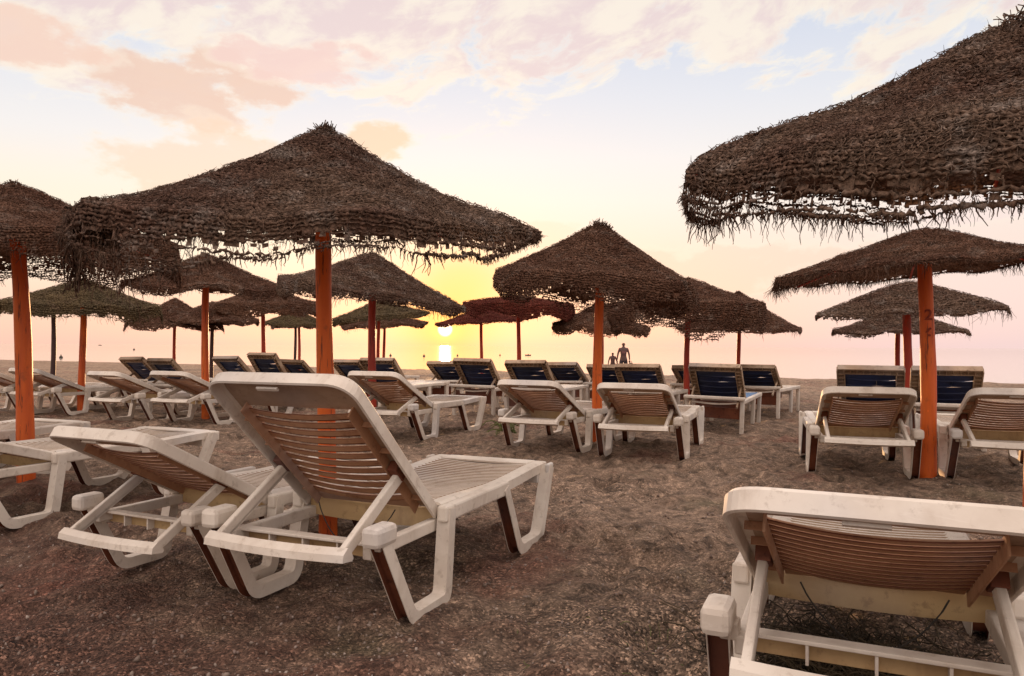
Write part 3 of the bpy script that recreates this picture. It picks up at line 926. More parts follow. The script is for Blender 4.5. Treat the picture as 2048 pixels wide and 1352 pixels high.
# ------------------------------------------------------------------ parasols
def build_parasol(px, depth, apex_py, tipl, tipr, R, label, base_py=None, lean=(0, 0), valance=0.25, vjit=0.10, holes=0.5, n=6, ph=0.0,
                  mat='heather_brown', pole='pole_orange', pr=0.052, detail=1.0, seed=1, tuft=0.10, sag=0.08, fringe=1.0, dense=0.6, power=1.28, ty=0.04, prof=None, dx=0.0, pole_top_px=None, cell=1, vb=(), flen=1.0, rowtear=0.0, flaps=()):
    rs = np.random.RandomState(seed)
    base = at(px, 700, depth); bx, by = base.x, base.y
    if base_py is not None:
        gb = ground_at(px, base_py); 
        bx, by = gb.x, gb.y
    root = empty('straw_parasol', (bx, by, ground_z(bx, by) - 0.01))
    tag(root, label, 'parasol', 'woven straw parasols on poles along the beach')
    # apex above the pole (poles may lean)
    ax, ay = lean
    hap = at(px, apex_py, depth).z
    zl = at(px, tipl, depth).z; zr = at(px, tipr, depth).z
    hr = (zl + zr) / 2; tl = (zr - zl) / (2 * R)

    def low(th, k, s0, amp=1.0):
        v = np.zeros_like(th); r2 = np.random.RandomState(seed * 31 + s0)
        for j in range(1, k):
            v += np.sin(j * th + r2.rand() * 6.28) * r2.randn() / (j ** 0.7)
        return amp * v / 1.6
    def tipness(th):
        q = np.mod(th - ph, 2 * np.pi / n) / (2 * np.pi / n)
        return np.abs(2 * q - 1) ** 1.6
    def Rth(th):
        q = np.mod(th - ph, 2 * np.pi / n) - np.pi / n
        pol = np.cos(np.pi / n) / np.cos(q)
        return R * (0.35 + 0.65 * pol) * (1 + 0.02 * low(th, 6, 1))
    def Lth(th):
        ex = 0.0
        for (t0, w0, a0) in vb: ex = ex + a0 * np.exp(-((np.mod(th - t0 + np.pi, 2 * np.pi) - np.pi) / w0) ** 2)
        return np.clip(valance * (1 - 0.45 * tipness(th)) + vjit * low(th, 9, 2) + vjit * 0.35 * low(th, 40, 3) + ex, 0.03, 0.8)
    Lmax = valance + 2.2 * vjit + max([0] + [q[2] for q in vb])
    def surf(th, t, jit=0.0):
        th = np.asarray(th, float); t = np.asarray(t, float) + 0 * th
        Rt = Rth(th); s = np.clip(t / R, 0, 1)
        v = np.maximum(t - R, 0)
        tn = tipness(th)
        bulge = 0.10 * np.sin(np.clip(v / 0.35, 0, 1) * np.pi * 0.8)
        r = Rt * s + 0.25 * v * (1 - np.exp(-v * 4)) * 0.2 + bulge * 0.35 - 0.10 * v * tn
        f = (1 - s) ** power
        if prof is not None:
            ps, pf = zip(*prof); f = (np.interp(s, ps, pf) + np.interp(s - 0.04, ps, pf) + np.interp(s + 0.04, ps, pf)) / 3
            f = f + (s < 0.04) * (0.04 - s) * 0
        z = hr + (hap - hr) * f - sag * (1 - tn) * s ** 2.2 + 0.012 * low(th, 7, 5) * s
        z = z - 0.05 * np.exp(-(s / 0.09) ** 2) * 0.6
        z = z - v * 0.95 + 0.03 * np.minimum(v, .1)
        z += 0.010 * np.sin(7 * th + 9 * s + seed) * s + 0.008 * np.sin(13 * th - 14 * s) * s
        x = r * np.cos(th); y = r * np.sin(th)
        z = z + tl * x + ty * y
        if jit: 
            x = x + rs.randn(*x.shape) * jit; y = y + rs.randn(*y.shape) * jit; z = z + rs.randn(*z.shape) * jit
        return np.stack([x + dx * np.minimum(s, 1), y, z], axis=-1)
    def tear(th, t):
        """torn places: bigger towards the rim"""
        return (np.sin(5 * th + seed) * np.sin(11 * th - 6 * t + seed * 2.1) + 0.6 * np.sin(23 * th + 31 * t + seed))
    p = (0.0185 if detail >= 1 else 0.021) / detail; kp = p * 1.25
    parts = []
    rows = np.arange(0.05, R + Lmax, p)
    for i, t in enumerate(rows):
        v = t - R
        if v > 0 and (i % 2 == 1) and detail > 0.6: pass
        r = max(0.05, R * min(1, t / R))
        nk = max(8, int(2 * np.pi * r / kp)); m = nk * 2
        th = (np.arange(m) / m) * 2 * np.pi + (rs.rand() * 0.5 if v < 0 or cell == 1 else 0.2)
        th = th + rs.randn(m) * 0.12 * (2 * np.pi / m)
        c = surf(th, np.full(m, t) + rs.randn(m) * p * 0.22 + 0.25 * p * np.sin(th * 9 + i * 1.7) * np.sin(i))
        frac = v / Lth(th)
        thin = np.where(frac > dense, 0.95 if cell > 1 else 0.72, 1.0) * np.clip(0.85 + 0.35 * (np.sin(3 * th + 2.3 * i * p * 9 + seed) + np.sin(7 * th - 3.1 * i * p * 6 + seed * 1.7) + np.sin(17 * th + i * p * 40)) / 1.7, 0.45, 1.35)
        rad = p * np.where(np.arange(m) % 2 == 0, 0.56, 0.26) * (0.6 + 0.6 * rs.rand(m)) * thin
        sides = 4
        an = np.arange(sides) * 2 * np.pi / sides + rs.rand()
        rd = np.stack([np.cos(th), np.sin(th), 0 * th], axis=-1)
        up = np.array([0, 0, 1.0])
        V = c[:, None, :] + rad[:, None, None] * (np.cos(an)[None, :, None] * rd[:, None, :] + np.sin(an)[None, :, None] * up)
        V += rs.randn(*V.shape) * p * 0.10
        idx = np.arange(m * sides).reshape(m, sides)
        nx_ = np.roll(idx, -1, axis=0)
        Fq = np.stack([idx, np.roll(idx, -1, axis=1), np.roll(nx_, -1, axis=1), nx_], axis=-1)
        keep = (v < Lth(th))
        keep &= ~((frac > dense * 0.6) & (tear(th, t) > 1.25))
        if cell > 1 and v > 0 and i % cell: keep &= (frac < dense) | (frac > 1 - 1.2 * p / Lth(th))
        if rowtear and v > 0: keep &= ~((frac > dense) & (rs.rand(m) < rowtear))
        Fq = Fq[keep].reshape(-1, 4)
        if len(Fq): parts.append((V.reshape(-1, 3), Fq))
        # links down to the next row in the open part
        if v > -0.2:
            lk = np.arange(0, m, 2) if (cell == 1 or v < 0) else np.arange(0, m, 6)
            sel = lk[(v + p < Lth(th[lk])) & (rs.rand(len(lk)) < 0.93) & ~((frac[lk] > dense * 0.6) & (tear(th[lk], t) > 1.25))]
            if len(sel):
                t0 = surf(th[sel], np.full(len(sel), t)); t1 = surf(th[sel] + rs.randn(len(sel)) * 0.2 * kp / R, np.full(len(sel), t + p))
                mid = (t0 + t1) / 2 + rs.randn(len(sel), 3) * p * 0.1
                Pp = np.stack([t0, mid, t1], axis=1)
                rr = np.full((len(sel), 3), p * 0.16) * (0.7 + 0.6 * rs.rand(len(sel), 1))
                parts.append(tubes(Pp, rr, 3))
    # backing: a tight felted layer under the cords, open where the weave is loose
    nt_ = int(2 * np.pi * R / (kp * 1.0)); 
    tr = np.arange(0.0, R + Lmax, p * 1.0)
    TH, TT = np.meshgrid(np.arange(nt_) / nt_ * 2 * np.pi, tr)
    S = surf(TH, TT); S[..., 2] -= p * 0.25; S[..., :2] *= (1 - 0.004)
    S += rs.randn(*S.shape) * p * 0.10
    idx = np.arange(len(tr) * nt_).reshape(len(tr), nt_)
    a = idx[:-1]; b = idx[1:]
    Fq = np.stack([a, np.roll(a, -1, axis=1), np.roll(b, -1, axis=1), b], axis=-1)
    tt = TT[:-1]; th = TH[:-1]
    vv = tt - R; lim = dense * Lth(th)
    hp = 1 / (1 + np.exp(-(vv - lim) / 0.018))                       # open below the dense part
    patch = (np.sin(3 * th + seed * 1.3) * 0.6 + np.sin(8 * th - 5 * tt + seed) * 0.6 + rs.randn(*th.shape) * 0.30)
    near = np.clip((tt - 0.62 * R) / (0.38 * R), 0, 1)
    hp = np.maximum(hp, holes * near * (patch > 0.75) * 0.75)
    hp = np.maximum(hp, 0.012 * near)
    keep = (rs.rand(*th.shape) > hp) & (vv < Lth(th) - p)
    Fq = Fq[keep].reshape(-1, 4)
    parts.append((S.reshape(-1, 3), Fq))
    # short broken fibres all over
    nf = int(9000 * detail ** 2 * (R / 1.2) ** 2)
    th = rs.rand(nf) * 2 * np.pi; t = np.sqrt(rs.rand(nf)) * (R + Lmax * 0.8); t = np.minimum(t, R + Lth(th) * 0.95)
    P0 = surf(th, t)
    dirv = np.stack([np.cos(th), np.sin(th), np.full(nf, 0.7)], axis=-1) * 0.6 + rs.randn(nf, 3) * 0.9
    dirv /= np.linalg.norm(dirv, axis=1, keepdims=True)
    ln = (0.007 + 0.014 * rs.rand(nf) ** 2) / detail ** 0.5
    P1 = P0 + dirv * ln[:, None]; P2 = P1 + (dirv + rs.randn(nf, 3) * 0.7) * ln[:, None] * 0.6
    parts.append(tubes(np.stack([P0, P1, P2], axis=1), np.outer(0.0015 / detail ** 0.5 * (0.6 + 0.8 * rs.rand(nf)), [1, 0.8, 0.25]), 3))
    # longer loose stalks lying on the weave
    nw = int(3200 * detail ** 2 * (R / 1.2) ** 2)
    K = 7
    th0 = rs.rand(nw) * 2 * np.pi; t0 = np.sqrt(rs.rand(nw)) * R * 1.05
    dir_ = rs.rand(nw) * 2 * np.pi
    Pw = np.zeros((nw, K, 3))
    stp = (0.006 + 0.010 * rs.rand(nw)) / detail ** 0.5
    for k in range(K):
        Pw[:, k] = surf(th0, t0); Pw[:, k, 2] += p * (0.55 + 0.5 * rs.rand(nw)); Pw[:, k] += rs.randn(nw, 3) * 0.002
        dir_ = dir_ + rs.randn(nw) * 0.45
        th0 = th0 + np.cos(dir_) * stp / np.maximum(0.1, np.minimum(t0, R)); t0 = t0 + np.sin(dir_) * stp
        t0 = np.clip(t0, 0.02, R * 1.08)
    parts.append(tubes(Pw, np.outer(0.0017 / detail ** 0.5 * (0.6 + 0.8 * rs.rand(nw)), [0.6, 1, 1, 1, 1, 0.8, 0.3]), 3))
    V, Fq = merge(parts)
    can = np_mesh('canopy', V, Fq, [mat], root, smooth=False)
    # frayed fringe
    nf = int(620 * fringe * detail)
    th = rs.rand(nf) * 2 * np.pi
    gate = np.clip(0.35 + 0.5 * low(th, 22, 8), 0.05, 1)
    K = 7
    Pp = np.zeros((nf, K, 3)); Pp[:, 0] = surf(th, R + Lth(th) - p * 0.6)
    ln = flen * (0.02 + 0.20 * rs.rand(nf) ** 2.2 * gate) * (1.0 if fringe >= 1 else 0.8)
    dv = np.stack([np.cos(th) * 0.25, np.sin(th) * 0.25, np.full(nf, -1.0)], axis=-1) + rs.randn(nf, 3) * 0.45
    for k in range(1, K):
        dv = dv * 0.75 + rs.randn(nf, 3) * 0.42 + np.array([0, 0, -0.45])
        Pp[:, k] = Pp[:, k - 1] + dv / np.linalg.norm(dv, axis=1, keepdims=True) * (ln / (K - 1))[:, None]
    rr = np.outer((0.0016 + 0.0022 * rs.rand(nf)) / detail ** 0.5, np.linspace(1, 0.35, K))
    frp = [tubes(Pp, rr, 3)]
    # flaps: long torn strips of netting hanging down from the rim
    for (fth, fw, fl, fo) in flaps:
        ns = max(6, int(fw / 0.012))
        ths = fth + (np.arange(ns) / ns - 0.5) * fw / R
        for q_ in range(3):
            KK = 12
            Q = np.zeros((ns, KK, 3)); Q[:, 0] = surf(ths, np.full(ns, R * 0.97)) + rs.randn(ns, 3) * 0.012
            for k in range(1, KK):
                Q[:, k] = Q[:, k - 1] + np.array([0, 0, -fl / (KK - 1)]) * (0.7 + 0.5 * rs.rand(ns, 1)) + rs.randn(ns, 3) * 0.009 + (np.stack([np.cos(ths), np.sin(ths), 0 * ths], -1) * fo / KK)
                mid = Q[:, k].mean(axis=0); Q[:, k, :2] += (mid[:2] - Q[:, k, :2]) * 0.07
            frp.append(tubes(Q, np.full((ns, KK), 0.0045) * (0.5 + rs.rand(ns, KK)), 3))
    V, Fq = merge(frp)
    fo_ = np_mesh('fringe', V, Fq, [mat], can, smooth=False)
    fo_['kind'] = 'stuff'
    # crown of loose straw
    if tuft > 0:
        nf = int(1500 * (tuft / 0.15) ** 1.6 * (0.5 + 0.5 * detail))
        u = rs.randn(nf, 3); u /= np.linalg.norm(u, axis=1, keepdims=True)
        cc = surf(np.array([0.0]), np.array([0.0]))[0] + np.array([0, 0, 0.0])
        rr_ = tuft * rs.rand(nf) ** 0.35
        P0 = cc + u * rr_[:, None] * np.array([1.15, 1.15, 0.45]); P0[:, 2] -= np.hypot(P0[:, 0] - cc[0], P0[:, 1] - cc[1]) * 0.6 + tuft * (0.16 if tuft < 0.2 else 0.22)
        K = 4; Pp = np.zeros((nf, K, 3)); Pp[:, 0] = P0
        dv = rs.randn(nf, 3) + u * 0.5 + np.array([0, 0, 0.1])
        for k in range(1, K):
            dv = dv + rs.randn(nf, 3) * 0.6
            Pp[:, k] = Pp[:, k - 1] + dv / np.linalg.norm(dv, axis=1, keepdims=True) * ((0.012 if tuft > 0.14 else 0.006) + 0.010 * rs.rand(nf, 1))
        V, Fq = tubes(Pp, np.full((nf, K), 0.0026 / detail ** 0.4) * (0.5 + rs.rand(nf, 1)), 3)
        np_mesh('crown_tuft', V, Fq, [mat], can, smooth=False)['kind'] = 'stuff'
    # pole: an uneven round log
    nz, ns = 26, 14
    ztop = hap - 0.12
    V = []; 
    for i in range(nz + 1):
        q = i / nz; z = q * ztop - 0.15 * (1 - q)
        ox = ax * (1 - q) + 0.012 * math.sin(q * 5 + seed); oy = ay * (1 - q) + 0.010 * math.cos(q * 4 + seed * 2)
        rad = pr * (1.12 - 0.24 * q) * (1 + 0.03 * math.sin(q * 17 + seed))
        for j in range(ns):
            an = j / ns * 2 * math.pi
            rr2 = rad * (1 + 0.035 * math.sin(3 * an + q * 6 + seed) + rs.randn() * 0.008)
            V.append((ox + rr2 * math.cos(an), oy + rr2 * math.sin(an), z))
    Fq = [(i * ns + j, i * ns + (j + 1) % ns, (i + 1) * ns + (j + 1) % ns, (i + 1) * ns + j) for i in range(nz) for j in range(ns)]
    po = np_mesh('pole', V, Fq, [pole], root)
    # ribs under the canopy
    for k in range(n):
        th = ph + k * 2 * math.pi / n
        tt_ = np.linspace(0.04, R * 0.985, 7)
        c = surf(np.full(7, th), tt_); c[:, 2] -= 0.035
        V, Fq = tubes(c[None], np.full((1, 7), 0.011), 5)
        np_mesh('rib', V, Fq, ['pole_red' if pole != 'pole_dark' else 'pole_dark'], root)
    return root, dict(surf=surf, R=R, Lth=Lth, hr=hr)


# near parasols first
U1, _ = build_parasol(24, 5.75, 362, 490, 490, 1.24, 'big brown parasol at the left edge on a leaning orange pole', valance=0.29, vjit=0.03, holes=0.8, ph=0.0, detail=1.0, seed=11, mat='heather_brown', pr=0.058, lean=(0.15, 0), tuft=0.05, dense=0.5, sag=0.0, ty=0.03)
U2, _ = build_parasol(648, 4.04, 243, 430, 455, 1.235, 'large ragged parasol on an orange pole behind the raised foreground lounger', valance=0.12, vjit=0.045, holes=0.7, detail=1.0, seed=7, dx=-0.08, flen=1.5, mat='heather_grey', pr=0.045, lean=(0.02, 0), tuft=0.075, sag=0.03, dense=0.47, fringe=1.8, rowtear=0.06, ty=0.13, cell=3, vb=((4.42, 0.22, 0.13), (4.15, 0.12, 0.08), (5.2, 0.2, 0.03), (3.5, 0.4, -0.07)),
                   prof=((-0.1, 1.12), (0, 1.0), (0.105, 0.84), (0.23, 0.65), (0.40, 0.47), (0.57, 0.30), (0.73, 0.17), (0.9, 0.06), (1, 0), (1.1, -0.03)),
                   flaps=((3.75, 0.10, 0.34, 0.0), (4.15, 0.30, 0.16, -0.05), (3.9, 0.3, 0.12, 0.02)))
U3, _ = build_parasol(2076, 2.85, 2, 306, 306, 1.36, 'huge close parasol with knotted netting cropped by the top right corner', valance=0.20, vjit=0.02, holes=0.0, detail=1.05, seed=23, cell=3, rowtear=0.05, flen=1.3, mat='heather_grey', pr=0.045, tuft=0.30, sag=0.02, dense=0.34, fringe=2.2, ph=0.05, ty=0.17, vb=((4.15, 0.12, 0.05),),
                   prof=((-0.1, 1.06), (0, 1.0), (0.1, 0.90), (0.2, 0.78), (0.34, 0.60), (0.54, 0.36), (0.66, 0.25), (0.82, 0.16), (0.92, 0.07), (1, -0.06), (1.1, -0.22)))
U4, _ = build_parasol(1850, 6.25, 450, 558, 518, 1.10, 'parasol with shaggy dark red fringe on the numbered orange pole', base_py=958, valance=0.03, vjit=0.015, holes=0.0, detail=1.0, seed=31, dx=-0.17, mat='heather_brown', pr=0.060, tuft=0.045, sag=0.01, fringe=5.0, power=1.12, ty=0.0, lean=(0.035, 0))
U7, _ = build_parasol(1197, 8.4, 456, 556, 588, 1.15, 'grey brown parasol with tufted crown and long netting skirt on the central orange pole', valance=0.36, vjit=0.04, holes=0.7, detail=0.8, seed=41, mat='heather_brown', pr=0.052, tuft=0.16, sag=0.0, dense=0.62, fringe=0.6, power=1.12, ph=0.1)
rest = [
    # px, depth, apex, tipl, tipr, R, label, kwargs
    (1816, 9.5, 556, 628, 606, 1.16, 'wide flat parasol on a red pole, middle one of the three overlapping at the right', dict(valance=0.05, vjit=0.03, pole='pole_red', pr=0.052, mat='heather_grey', seed=51, sag=0.02, power=1.0, fringe=1.5)),
    (1797, 12.2, 606, 657, 654, 1.06, 'lowest and farthest of the three overlapping parasols at the right', dict(valance=0.05, vjit=0.03, pole='pole_red', pr=0.040, mat='heather_grey', seed=52, sag=0.02)),
    (1375, 12.0, 553, 610, 606, 1.24, 'dark parasol half hidden behind the central one, its netting skirt full of holes', dict(valance=0.50, vjit=0.07, pole='pole_red', pr=0.045, mat='heather_brown', seed=53, sag=0.0, dense=0.45, holes=0.6)),
    (1477, 14.4, 580, 655, 655, 1.20, 'parasol sticking out right behind the dark one with holes', dict(valance=0.07, vjit=0.02, pole='pole_red', pr=0.038, mat='heather_brown', seed=54, sag=0.03)),
    (1203, 15.0, 600, 645, 655, 0.98, 'low dark parasol half hidden behind the central orange pole', dict(valance=0.16, vjit=0.03, pole='pole_red', pr=0.035, mat='heather_brown', seed=55, holes=0.7)),
    (1037, 15.0, 585, 600, 605, 1.12, 'flat topped dark red parasol right of the sun', dict(valance=0.28, vjit=0.04, pole='pole_red', pr=0.042, mat='heather_red', seed=56, dense=0.95, power=1.0, sag=0.0)),
    (963, 19.0, 612, 648, 636, 1.18, 'reddish parasol just above and right of the setting sun', dict(valance=0.06, vjit=0.03, pole='pole_red', pr=0.040, mat='heather_red', seed=57, sag=0.0)),
    (745, 9.8, 499, 552, 610, 1.22, 'lopsided parasol with drooping right side on a thin red pole below the largest parasol', dict(valance=0.17, vjit=0.06, pole='pole_red', pr=0.050, mat='heather_grey', seed=58, dense=0.7, holes=0.8, sag=0.03, fringe=1.6, detail=0.8)),
    (757, 16.0, 597, 642, 622, 1.10, 'olive parasol behind the lopsided one', dict(valance=0.10, vjit=0.05, pole='pole_red', pr=0.036, mat='heather_olive', seed=59, dense=0.9, sag=0.0)),
    (768, 20.0, 620, 648, 640, 1.16, 'small low parasol under the olive one', dict(valance=0.08, vjit=0.04, pole='pole_red', pr=0.038, mat='heather_brown', seed=60, dense=0.9)),
    (590, 22.0, 618, 645, 645, 1.00, 'small far parasol on a thin pole left of the main pole', dict(valance=0.06, vjit=0.03, pole='pole_dark', pr=0.040, mat='heather_olive', seed=61)),
    (598, 25.0, 628, 650, 648, 0.95, 'farthest tiny parasol left of the main pole, its pole the redder one', dict(valance=0.05, vjit=0.03, pole='pole_red', pr=0.045, mat='heather_grey', seed=62)),
    (527, 14.5, 568, 608, 606, 1.05, 'dark parasol with a shaded underside right of the peaked one', dict(valance=0.26, vjit=0.03, pole='pole_red', pr=0.040, mat='heather_brown', seed=63, dense=0.95, sag=0.0)),
    (411, 10.8, 512, 572, 582, 1.20, 'peaked parasol on the centre-left orange pole', dict(valance=0.12, vjit=0.04, pole='pole_orange', pr=0.050, mat='heather_brown', seed=64, dense=0.5, holes=0.9, sag=0.06, detail=0.8, power=1.3)),
    (349, 17.0, 592, 640, 645, 1.10, 'small peaked parasol on a thin pole left of the centre-left orange pole', dict(valance=0.12, vjit=0.03, pole='pole_red', pr=0.036, mat='heather_brown', seed=65, dense=0.5)),
    (424, 17.0, 598, 632, 632, 1.05, 'dark parasol on a thin nearly black pole right behind the centre-left orange pole', dict(valance=0.10, vjit=0.03, pole='pole_dark', pr=0.042, mat='heather_brown', seed=66, dense=0.9)),
    (165, 12.0, 560, 606, 618, 1.22, 'greenish parasol on a slim orange pole behind the big left one', dict(valance=0.20, vjit=0.05, pole='pole_orange', pr=0.050, mat='heather_olive', seed=67, dense=0.6, holes=0.7, sag=0.03)),
    (106, 17.5, 590, 618, 618, 1.15, 'parasol on a nearly black pole at the far left', dict(valance=0.10, vjit=0.03, pole='pole_dark', pr=0.052, mat='heather_olive', seed=68, dense=0.8)),
]
for (px, dp, apy, tl_, tr_, R, lab, kw) in rest:
    k2 = dict(detail=0.62, tuft=0.06, fringe=0.8)
    k2.update(kw)
    k2['seed'] = kw['seed']
    build_parasol(px, dp, apy, tl_, tr_, R, lab, **k2)

# ------------------------------------------------------------------ number on the pole of the right parasol


def text_mesh(s, size):
    cu = bpy.data.curves.new('t', 'FONT'); cu.body = s; cu.size = size; cu.extrude = 0.001; cu.align_x = 'CENTER'; cu.align_y = 'CENTER'
    cu.offset = 0.003
    o = bpy.data.objects.new('t', cu); COL.objects.link(o)
    dg = bpy.context.evaluated_depsgraph_get()
    me = bpy.data.meshes.new_from_object(o.evaluated_get(dg))
    bpy.data.objects.remove(o)
    return me


pole4 = [c for c in U4.children if c.name.startswith('pole')][0]
for ch, py in (('2', 631), ('6', 668)):
    me = text_mesh(ch, 0.125)
    pz = at(1848, py, 6.2).z
    q = pz / 2.02
    cx = 0.035 * (1 - q) + 0.012 * math.sin(q * 5 + 31)
    cy = 0.010 * math.cos(q * 4 + 62)
    rad = 0.060 * (1.12 - 0.24 * q) + 0.0045
    for v in me.vertices:
        an = v.co.x / rad + R_(-16 + 0)          # wrap round the pole, facing the camera
        rr = rad + v.co.z
        v.co = (cx + rr * math.sin(an), cy - rr * math.cos(an), v.co.y + pz)
    o = link_mesh('painted_number', me, ['dark_paint'], pole4)

# ------------------------------------------------------------------ people at the water's edge


def skin_body(name, verts, edges, mats, parent=None, loc=(0, 0, 0), rz=0.0, sub=2):
    me = bpy.data.meshes.new(name)
    me.from_pydata([v[:3] for v in verts], edges, [])
    o = bpy.data.objects.new(name, me); COL.objects.link(o)
    md = o.modifiers.new('s', 'SKIN'); md.use_smooth_shade = True
    sv_ = me.skin_vertices[0].data
    for i, v in enumerate(verts):
        sv_[i].radius = (v[3], v[4] if len(v) > 4 else v[3])
    sv_[0].use_root = True
    o.modifiers.new('b', 'SUBSURF').render_levels = sub
    o.modifiers['b'].levels = sub
    dg = bpy.context.evaluated_depsgraph_get()
    m2 = bpy.data.meshes.new_from_object(o.evaluated_get(dg))
    bpy.data.objects.remove(o)
    r = link_mesh(name, m2, mats, parent, loc, (0, 0, rz))
    return r


def person(loc, H, rz, label, shirt=True, reach=-1, bag=False):
    k = H / 1.75
    a = reach
    v = [(0, 0, .93, .135, .105), (0, 0, 1.08, .125, .095), (0, 0.01, 1.25, .15, .10), (0, 0.01, 1.40, .145, .085), (0, 0.0, 1.49, .055, .055), (0, 0, 1.56, .05), (0, -.005, 1.63, .080, .095), (0, 0, 1.70, .062, .075),
         (-.17, 0, 1.42, .055), (-.245, .0, 1.17, .042), (-.27 + (-.06 if a < 0 else 0), -.05, .93, .032), (-.275 + (-.08 if a < 0 else 0), -.055, .87, .03, .02),
         (.17, 0, 1.42, .055), (.245, 0, 1.17, .042), (.275, -.03, .93, .032), (.28, -.035, .87, .03, .02),
         (-.10, 0, .86, .095), (-.11, -.02, .50, .06), (-.12, .02, .10, .045), (-.12, -.10, .04, .04, .03),
         (.10, 0, .86, .095), (.12, .04, .50, .06), (.14, .08, .10, .045), (.14, -.04, .04, .04, .03)]
    v = [(q[0] * 1.08, q[1], q[2]) + tuple(r * 1.10 for r in q[3:]) for q in v]
    v = [tuple(c * k for c in q) for q in v]
    e = [(0, 1), (1, 2), (2, 3), (3, 4), (4, 5), (5, 6), (6, 7), (3, 8), (8, 9), (9, 10), (10, 11), (3, 12), (12, 13), (13, 14), (14, 15), (0, 16), (16, 17), (17, 18), (18, 19), (0, 20), (20, 21), (21, 22), (22, 23)]
    root = empty('person', loc, rz)
    tag(root, label, 'person')
    body = skin_body('body', v, e, ['skin'], root)
    for s, hi in ((-1, 11), (1, 15)):
        hx_, hy_, hz_ = v[hi][:3]
        vv, ee = [(hx_, hy_, hz_ + .01 * k, .022 * k, .014 * k), (hx_, hy_, hz_ - .04 * k, .036 * k, .015 * k)], [(0, 1)]
        for j, (o_, l_) in enumerate(((-.027, .062), (-.009, .072), (.009, .068), (.027, .052))):
            b0 = len(vv)
            vv += [(hx_ + o_ * k, hy_, hz_ - .06 * k, .009 * k), (hx_ + o_ * k, hy_ - .008 * k, hz_ - (.06 + l_ * .5) * k, .008 * k), (hx_ + o_ * k, hy_ - .022 * k, hz_ - (.06 + l_) * k, .0065 * k)]
            ee += [(1, b0), (b0, b0 + 1), (b0 + 1, b0 + 2)]
        b0 = len(vv)
        vv += [(hx_ - s * .034 * k, hy_ - .014 * k, hz_ - .03 * k, .010 * k), (hx_ - s * .042 * k, hy_ - .030 * k, hz_ - .065 * k, .008 * k)]
        ee += [(0, b0), (b0, b0 + 1)]
        skin_body('hand', vv, ee, ['skin'], body, sub=1)
    # shorts / shirt as their own skins
    sh = [(0, 0, .95, .150, .118), (-.105, 0, .82, .108), (-.115, -.01, .60, .095), (.105, 0, .82, .108), (.118, .02, .60, .095)]
    skin_body('shorts', [tuple(c * k for c in q) for q in sh], [(0, 1), (1, 2), (0, 3), (3, 4)], ['shorts'], body)
    if shirt:
        st = [(0, 0, 1.00, .150, .118), (0, 0, 1.10, .142, .108), (0, .01, 1.25, .165, .112), (0, .01, 1.40, .158, .097), (-.18, 0, 1.415, .068), (-.225, 0, 1.26, .062), (.18, 0, 1.415, .068), (.225, 0, 1.26, .062)]
        skin_body('shirt', [tuple(c * k for c in q) for q in st], [(0, 1), (1, 2), (2, 3), (3, 4), (4, 5), (3, 6), (6, 7)], ['shirt'], body)
    hr_ = [(0, .012, 1.64, .088, .10), (0, .008, 1.705, .072, .085)]
    skin_body('hair', [tuple(c * k for c in q) for q in hr_], [(0, 1)], ['hair'], body)
    # face on the far side of the head (towards the sea, -Y local)
    m = MB()
    m.box(-.012 * k, .012 * k, -.118 * k, -.095 * k, 1.585 * k, 1.63 * k, .005 * k)
    for s in (-1, 1):
        m.box((s * .033 - .012) * k, (s * .033 + .012) * k, -.108 * k, -.092 * k, 1.625 * k, 1.637 * k, .003 * k, 1)
        m.box((s * .083 - .006) * k, (s * .083 + .006) * k, -.015 * k, .015 * k, 1.59 * k, 1.65 * k, .005 * k)
    m.box(-.024 * k, .024 * k, -.108 * k, -.09 * k, 1.552 * k, 1.564 * k, .003 * k, 1)
    m.build('face', ['skin', 'hair'], body)
    return root


ps = at(1247, 700, 36.0); pz = -0.44
person((ps.x, ps.y, pz), 1.76, R_(178), 'grown man in dark shorts standing in the shallows, back turned, bag in hand', reach=1)
pc = at(1225.5, 700, 36.5)
person((pc.x, pc.y, pz), 1.27, R_(182), 'small child standing in the shallows left of the man', shirt=False)
m = MB()
t = bmesh.new(); bmesh.ops.create_uvsphere(t, u_segments=14, v_segments=10, radius=1.0)
for v in t.verts: v.co = Vector((v.co.x * 0.16, v.co.y * 0.09, v.co.z * 0.17 - 0.03 * v.co.x ** 2))
m.add(t)
for s in (-1, 1): m.bar((s * 0.07, 0, 0.13), (s * 0.015, 0, 0.26), 0.02, 0.02, 0.004)
m.bar((-0.02, 0, 0.26), (0.02, 0, 0.26), 0.02, 0.02, 0.004)
bg = m.build('beach_bag', ['bag_cloth'], None, loc=(ps.x + 0.36, ps.y + 0.02, pz + 0.60))
tag(bg, 'dark beach bag hanging from the hand of the man in the shallows', 'bag')

# ------------------------------------------------------------------ buoys, far boat
SEA_Z = -0.33


def buoy(px, py, size, label, name='buoy'):
    d = ray(px, py); k = (SEA_Z - CAMH) / d.z
    p = Vector((0, 0, CAMH)) + d * k
    r = size * p.y / F / 2
    m = MB()
    t = bmesh.new(); bmesh.ops.create_uvsphere(t, u_segments=14, v_segments=9, radius=r)
    for v in t.verts:
        if v.co.z < 0: v.co.z *= 0.6
    m.add(t)
    t = bmesh.new(); bmesh.ops.create_cone(t, segments=12, radius1=r * 0.45, radius2=r * 0.15, depth=r * 1.1, cap_ends=True)
    bmesh.ops.translate(t, vec=(0, 0, r * 1.25), verts=t.verts); m.add(t)
    o = m.build(name, ['buoy_dark'], None, loc=(p.x, p.y, SEA_Z + r * 0.25))
    tag(o, label, 'buoy', 'dark buoys floating on the sea')
    return o


